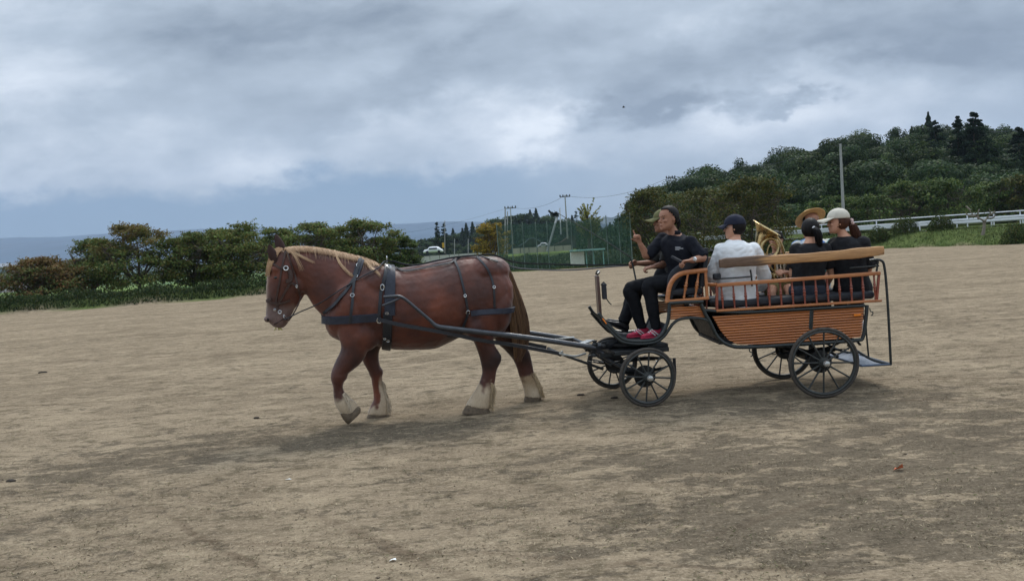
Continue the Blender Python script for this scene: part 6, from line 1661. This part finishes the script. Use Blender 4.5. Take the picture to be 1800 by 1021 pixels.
straw = mat('straw', (216,176,120), .85, var=.2, vscale=60, bump=.5, bscale=120)
m_ = MB(); ax = [(0,0,.40,.05)]
hU = (p.U*.80-p.F*.62).normalized(); hF = (p.F*.80+p.U*.62).normalized()
def lat_(z, r):
    r *= .82; return (p.P(-.06,0,.62)+hU*((z-.62)*p.hh), hF*(r*p.hh*1.04), p.S*(r*p.hh))
secs = [lat_(.71,.86), lat_(.735,.90), lat_(.745,.86), lat_(.77,.60), lat_(.79,.45), lat_(.90,.44), lat_(1.0,.42), lat_(1.07,.37), lat_(1.09,.20)]
m_.loft(secs, 32, 2, cap=False); m_.add([s_ for s_ in [secs[-1][0]+secs[-1][1]*math.cos(i*math.pi/8)+secs[-1][2]*math.sin(i*math.pi/8) for i in range(16)]], [tuple(range(16))])
hat = obj('straw_hat', m_, straw, p.root); q_ = hat.modifiers.new('s','SOLIDIFY'); q_.thickness = .005
m_ = MB(); m_.loft([lat_(.80,.46), lat_(.88,.455)], 28, 1, cap=False); o_ = obj('hat_band', m_, mat('hat_band', (60,44,34), .8), hat); q_ = o_.modifiers.new('s','SOLIDIFY'); q_.thickness = .006
# ---- woman, black ponytail, back to us
def ponytail(p, pts, rad, m, n_=160, spread=.02, name='ponytail'):
    vs = []; 
    m_ = MB(); P_ = [p.P(*q_) for q_ in pts]; m_.tube(P_, [r_*.8 for r_ in rad], 12, 4)
    for i in range(n_):
        a = random.uniform(0, 6.283); rr = random.uniform(.6, 1.15); k = []
        for q_, r_ in zip(P_, rad): k.append(q_+V((math.cos(a)*r_*rr, math.sin(a)*r_*rr, random.uniform(-.003,.003))))
        k[-1] += V((random.uniform(-1,1)*spread, random.uniform(-1,1)*spread, random.uniform(-.03,.02)))
        m_.tube(k, [.003,.003,.0028,.0015][:len(k)] if len(k) <= 4 else [.003]*(len(k)-1)+[.0012], 3, 2)
    return obj(name, m_, m, p.root, auto=False)
p = Person('woman with black ponytail in black short-sleeved top, back to the camera', V((at(1422,520,8.86).x, 8.86, 0)), skinB)
nk = at(1424, 425, 8.88); p.head(at(1424, 404, 8.92), (.10,.99,-.08), (0,0,1), .235, nk)
shL, shR = at(1400, 440, 8.90), at(1449, 439, 8.88); pel = at(1419, 512, 8.87)
p.torso(p.b, pel, nk, shL, shR, .175, .115); elL, wrL = at(1393, 483, 8.94), at(1402, 504, 9.10); elR, wrR = at(1461, 482, 8.94), at(1453, 503, 9.10)
p.arm(p.b, shL, elL, wrL, upto=2, r=(.046,.044,.038,.036,.025)); p.arm(p.b, shR, elR, wrR, upto=2, r=(.046,.044,.038,.036,.025)); p.hand(wrL, (.4,.8,-.2), (0,0,-1), -1, .6, k=.92); p.hand(wrR, (-.4,.8,-.2), (0,0,-1), 1, .6, k=.92)
LG = (at(1409,514,8.86), at(1430,513,8.86), at(1408,512,9.22), at(1438,510,9.22), atz(1408,9.24,FZ2+.11), atz(1438,9.24,FZ2+.11))
lap(p, *LG, None, k=.95); p.finish(.0065); p.eyes()
m_ = MB(); p.torso(m_, pel, nk, shL, shR, .18, .12, .020, top=.97, low=-.02); p.arm(m_, shL, elL, wrL, grow=.026, upto=.72); p.arm(m_, shR, elR, wrR, grow=.026, upto=.72); p.cloth('shirt', m_, mat('black_tee', (20,20,24), .9, var=.2), fold=.008)
m_ = MB()
for i in range(2): p.leg(m_, LG[i], LG[i+2], LG[i+4], grow=.024)
p.torso(m_, pel, nk, shL, shR, .185, .125, .024, top=.12, low=-.14); p.cloth('trousers', m_, mat('slate_trousers', (48,54,66), .9, var=.2))
for i in (4, 5): p.shoe(LG[i], (0,1), whs, whs)
p.shell('hair', hairb, (-.07,0,.58), (.48,.40,.48), lambda x,y,z: (x < .10 or z > .80) and z > .08, noise_=.04)
ponytail(p, [(-.50,.0,.58),(-.62,-.12,.48),(-.64,-.20,.10),(-.56,-.24,-.28)], [.016,.034,.036,.012], hairb)
m_ = MB(); c_ = p.P(-.53,-.03,.57); m_.ball(c_, .022); obj('hair_tie', m_, whs, p.root)
# ---- woman with beige cap
p = Person('woman in pale cap and black top with long brown ponytail, looking left', V((at(1500,515,8.87).x, 8.87, 0)), skinB)
nk = at(1484, 414, 8.92); p.head(at(1472, 391, 8.92), (-.96,.20,-.08), (0,0,1), .245, nk)
shL, shR = at(1467, 430, 8.98), at(1517, 428, 8.82); pel = at(1500, 506, 8.88)
p.torso(p.b, pel, nk, shL, shR, .185, .12); elL, wrL = at(1466, 474, 9.06), at(1456, 490, 9.20); elR, wrR = at(1527, 472, 8.84), at(1516, 498, 9.02)
p.arm(p.b, shL, elL, wrL, upto=2, r=(.046,.044,.038,.036,.025)); p.arm(p.b, shR, elR, wrR, upto=2, r=(.046,.044,.038,.036,.025)); p.hand(wrL, (-.3,.8,-.2), (0,0,-1), -1, .6, k=.92); p.hand(wrR, (-.4,.8,-.2), (0,0,-1), 1, .6, k=.92)
LG = (at(1490,508,8.90), at(1512,507,8.86), at(1476,508,9.22), at(1505,506,9.24), atz(1478,9.24,FZ2+.11), atz(1506,9.24,FZ2+.11))
lap(p, *LG, None, k=.95); p.finish(.006); p.eyes(hairbr)
m_ = MB(); p.torso(m_, pel, nk, shL, shR, .19, .125, .022, top=.98, low=-.15); p.arm(m_, shL, elL, wrL, grow=.026, upto=.95); p.arm(m_, shR, elR, wrR, grow=.026, upto=.98); p.cloth('shirt', m_, mat('black_tee', (20,20,24), .9), fold=.008)
m_ = MB()
for i in range(2): p.leg(m_, LG[i], LG[i+2], LG[i+4], grow=.024)
p.cloth('trousers', m_, blackt)
for i in (4, 5): p.shoe(LG[i], (0,1), whs, whs)
p.shell('hair', hairbr, (-.06,0,.56), (.465,.385,.46), lambda x,y,z: (x < .04 or z > .8) and z > .10+max(0,x+.2)*.7 and z < .80, noise_=.05)
cap(p, mat('beige_cap', (196,190,176), .9, var=.08, vscale=20), .0, .60, .02)
ponytail(p, [(-.50,0,.50),(-.64,-.02,.34),(-.78,-.04,-.10),(-.90,-.04,-.66)], [.020,.036,.046,.022], hairbr, 200, .03)
m_ = MB(); c_ = p.P(-.60,0,.46)
for i in range(14): a = i*math.pi/7; m_.ball(c_+p.U*math.sin(a)*.030+p.S*math.cos(a)*.030+p.F*random.uniform(-.012,.012), .016, 8, 6)
obj('scrunchie', m_, mat('pink_scrunchie', (196,170,164), .9), p.root)
# ============================================================ BRASS HORN
brass = mat('brass', (188,166,120), .28, metal=1.0, var=.15, vscale=12)
Yh = 9.18; horn = empty('brass_horn', at(1360, 480, Yh), 'brass euphonium with flared bell held by the small passenger', 'brass instrument')
a_ = at(1362, 452, Yh); rimc = at(1348, 401, Yh-.06); d_ = (rimc-a_)+V((.05,-.10,.0)); 
ax_ = unit(at(1366, 372, Yh)-at(1348, 403, Yh)) ; ax_ = (ax_+V((0,-.22,0))).normalized()
base_ = rimc-ax_*.34
sv = ax_.cross(V((0,1,0))).normalized(); sw = ax_.cross(sv)
prof = [(0,.030),(.25,.036),(.5,.048),(.68,.066),(.82,.098),(.92,.135),(1.0,.178)]
m_ = MB(); L_ = .34
# curved bell: starts lower left and flares
cpts = [at(1337,462,Yh+.02), at(1334,448,Yh+.01), at(1334,434,Yh), at(1337,420,Yh-.02), at(1341,410,Yh-.03), rimc-ax_*.02, rimc]
rr0 = [.030,.036,.046,.062,.088,.140,.176]
secs = []
for i, (c_, r_) in enumerate(zip(cpts, rr0)):
    d2 = unit(cpts[min(i+1,6)]-cpts[max(i-1,0)]); k = min(1, max(0, (i-2)/3.)); d2 = unit(d2*(1-k)+ax_*k); s1 = unit(d2.cross(V((0,1,0)))); s2 = d2.cross(s1); secs.append((c_, s1*r_, s2*r_))
m_.loft(secs, 32, 5, cap=False); o_ = obj('bell', m_, brass, horn, auto=False); q_ = o_.modifiers.new('s','SOLIDIFY'); q_.thickness = .003
m_ = MB(); s1 = unit(ax_.cross(V((0,1,0)))); s2 = ax_.cross(s1); m_.tube([rimc+(s1*math.cos(i*math.pi/18)+s2*math.sin(i*math.pi/18))*.176 for i in range(37)], .006, 6); obj('bell_rim', m_, brass, o_)
def ov(name, cx, cy, rx, ry, r, Y, a0=0, a1=360, ang=0):
    m_ = MB(); n_ = 28; P_ = []
    for i in range(n_+1):
        t_ = R_(a0+(a1-a0)*i/n_); x = rx*math.cos(t_); y = ry*math.sin(t_); P_.append(at(cx+x*math.cos(R_(ang))-y*math.sin(R_(ang)), cy+x*math.sin(R_(ang))+y*math.cos(R_(ang)), Y))
    m_.tube(P_, r, 10); return obj(name, m_, brass, horn)
ov('bow', 1354, 436, 15, 17, .022, Yh-.06, ang=15); ov('tubing', 1358, 447, 20, 40, .018, Yh, ang=-14); ov('tubing', 1362, 455, 12, 26, .010, Yh-.05, ang=-14); ov('tubing', 1350, 470, 14, 18, .024, Yh+.03, ang=-10)
m_ = MB()
for i in range(3): c_ = at(1367+i*6, 474+i, Yh-.07); m_.lathe(c_-V((0,0,.09)), c_+V((0,0,.09)), [(0,.014),(.05,.017),(.9,.017),(.92,.010),(1,.010)], 12)
obj('valves', m_, mat('nickel', (196,190,178), .25, metal=1), horn)
ov('slide', 1372, 486, 11, 7, .009, Yh-.07)
# ============================================================ REINS AND WHIP
def rein(pts, name, lab, r=.0115):
    m_ = MB(); m_.tube(pts, r, 6, 3, .6); tag(obj(name, m_, lea), lab, 'rein', 'driving reins')
def surf(x, y, lat, off=.02): return hsnap(hp(x, y, lat), off)[0]
hand_ = at(1106, 465, 9.36)
for lat, sag, lab in ((-.10, 0, 'taut upper rein running from the bit over the horse back to the driver hand'), (.10, 7, 'slack rein that sags between the horse rump and the driver')):
    sg = -1 if lat < 0 else 1
    P_ = [hp(500,562,-.09) if sg < 0 else hmir(hp(500,562,-.09)), hp(530,547,-.12*1 if sg < 0 else .12), hp(562,533,-.20 if sg<0 else .20)]
    for (x, y) in ((600,512),(640,488),(665,475)):
        q_ = hray(x, y, .03)[0]; P_.append(q_ if sg < 0 else hmir(q_))
    P_.append(hp(681,458,lat*.6))
    for x in (720,760,800,840,868): P_.append(surf(x, 446, lat, .02))
    if sg < 0: P_ += [hp(905,461,-.05), hp(960,464,.0), at(1040,466,9.3), hand_]
    else: P_ += [hp(900,469,.1), hp(950,474,.12), hp(1010,474.5,.15), at(1070,469,9.4), hand_+V((.0,.02,-.01))]
    rein(P_, 'driving_rein', lab)
m_ = MB(); m_.tube([at(1118,493,9.30), at(1112,464,9.33), at(1108,452,9.32), at(1076,431,9.3), at(1035,406,9.3), at(1000,386,9.3), at(974,371,9.3)], [.010,.010,.007,.006,.005,.004,.003], 6)
tag(obj('driving_whip', m_, blk), 'thin black driving whip rising left from the driver hands', 'whip')
haze(1.1e-4)
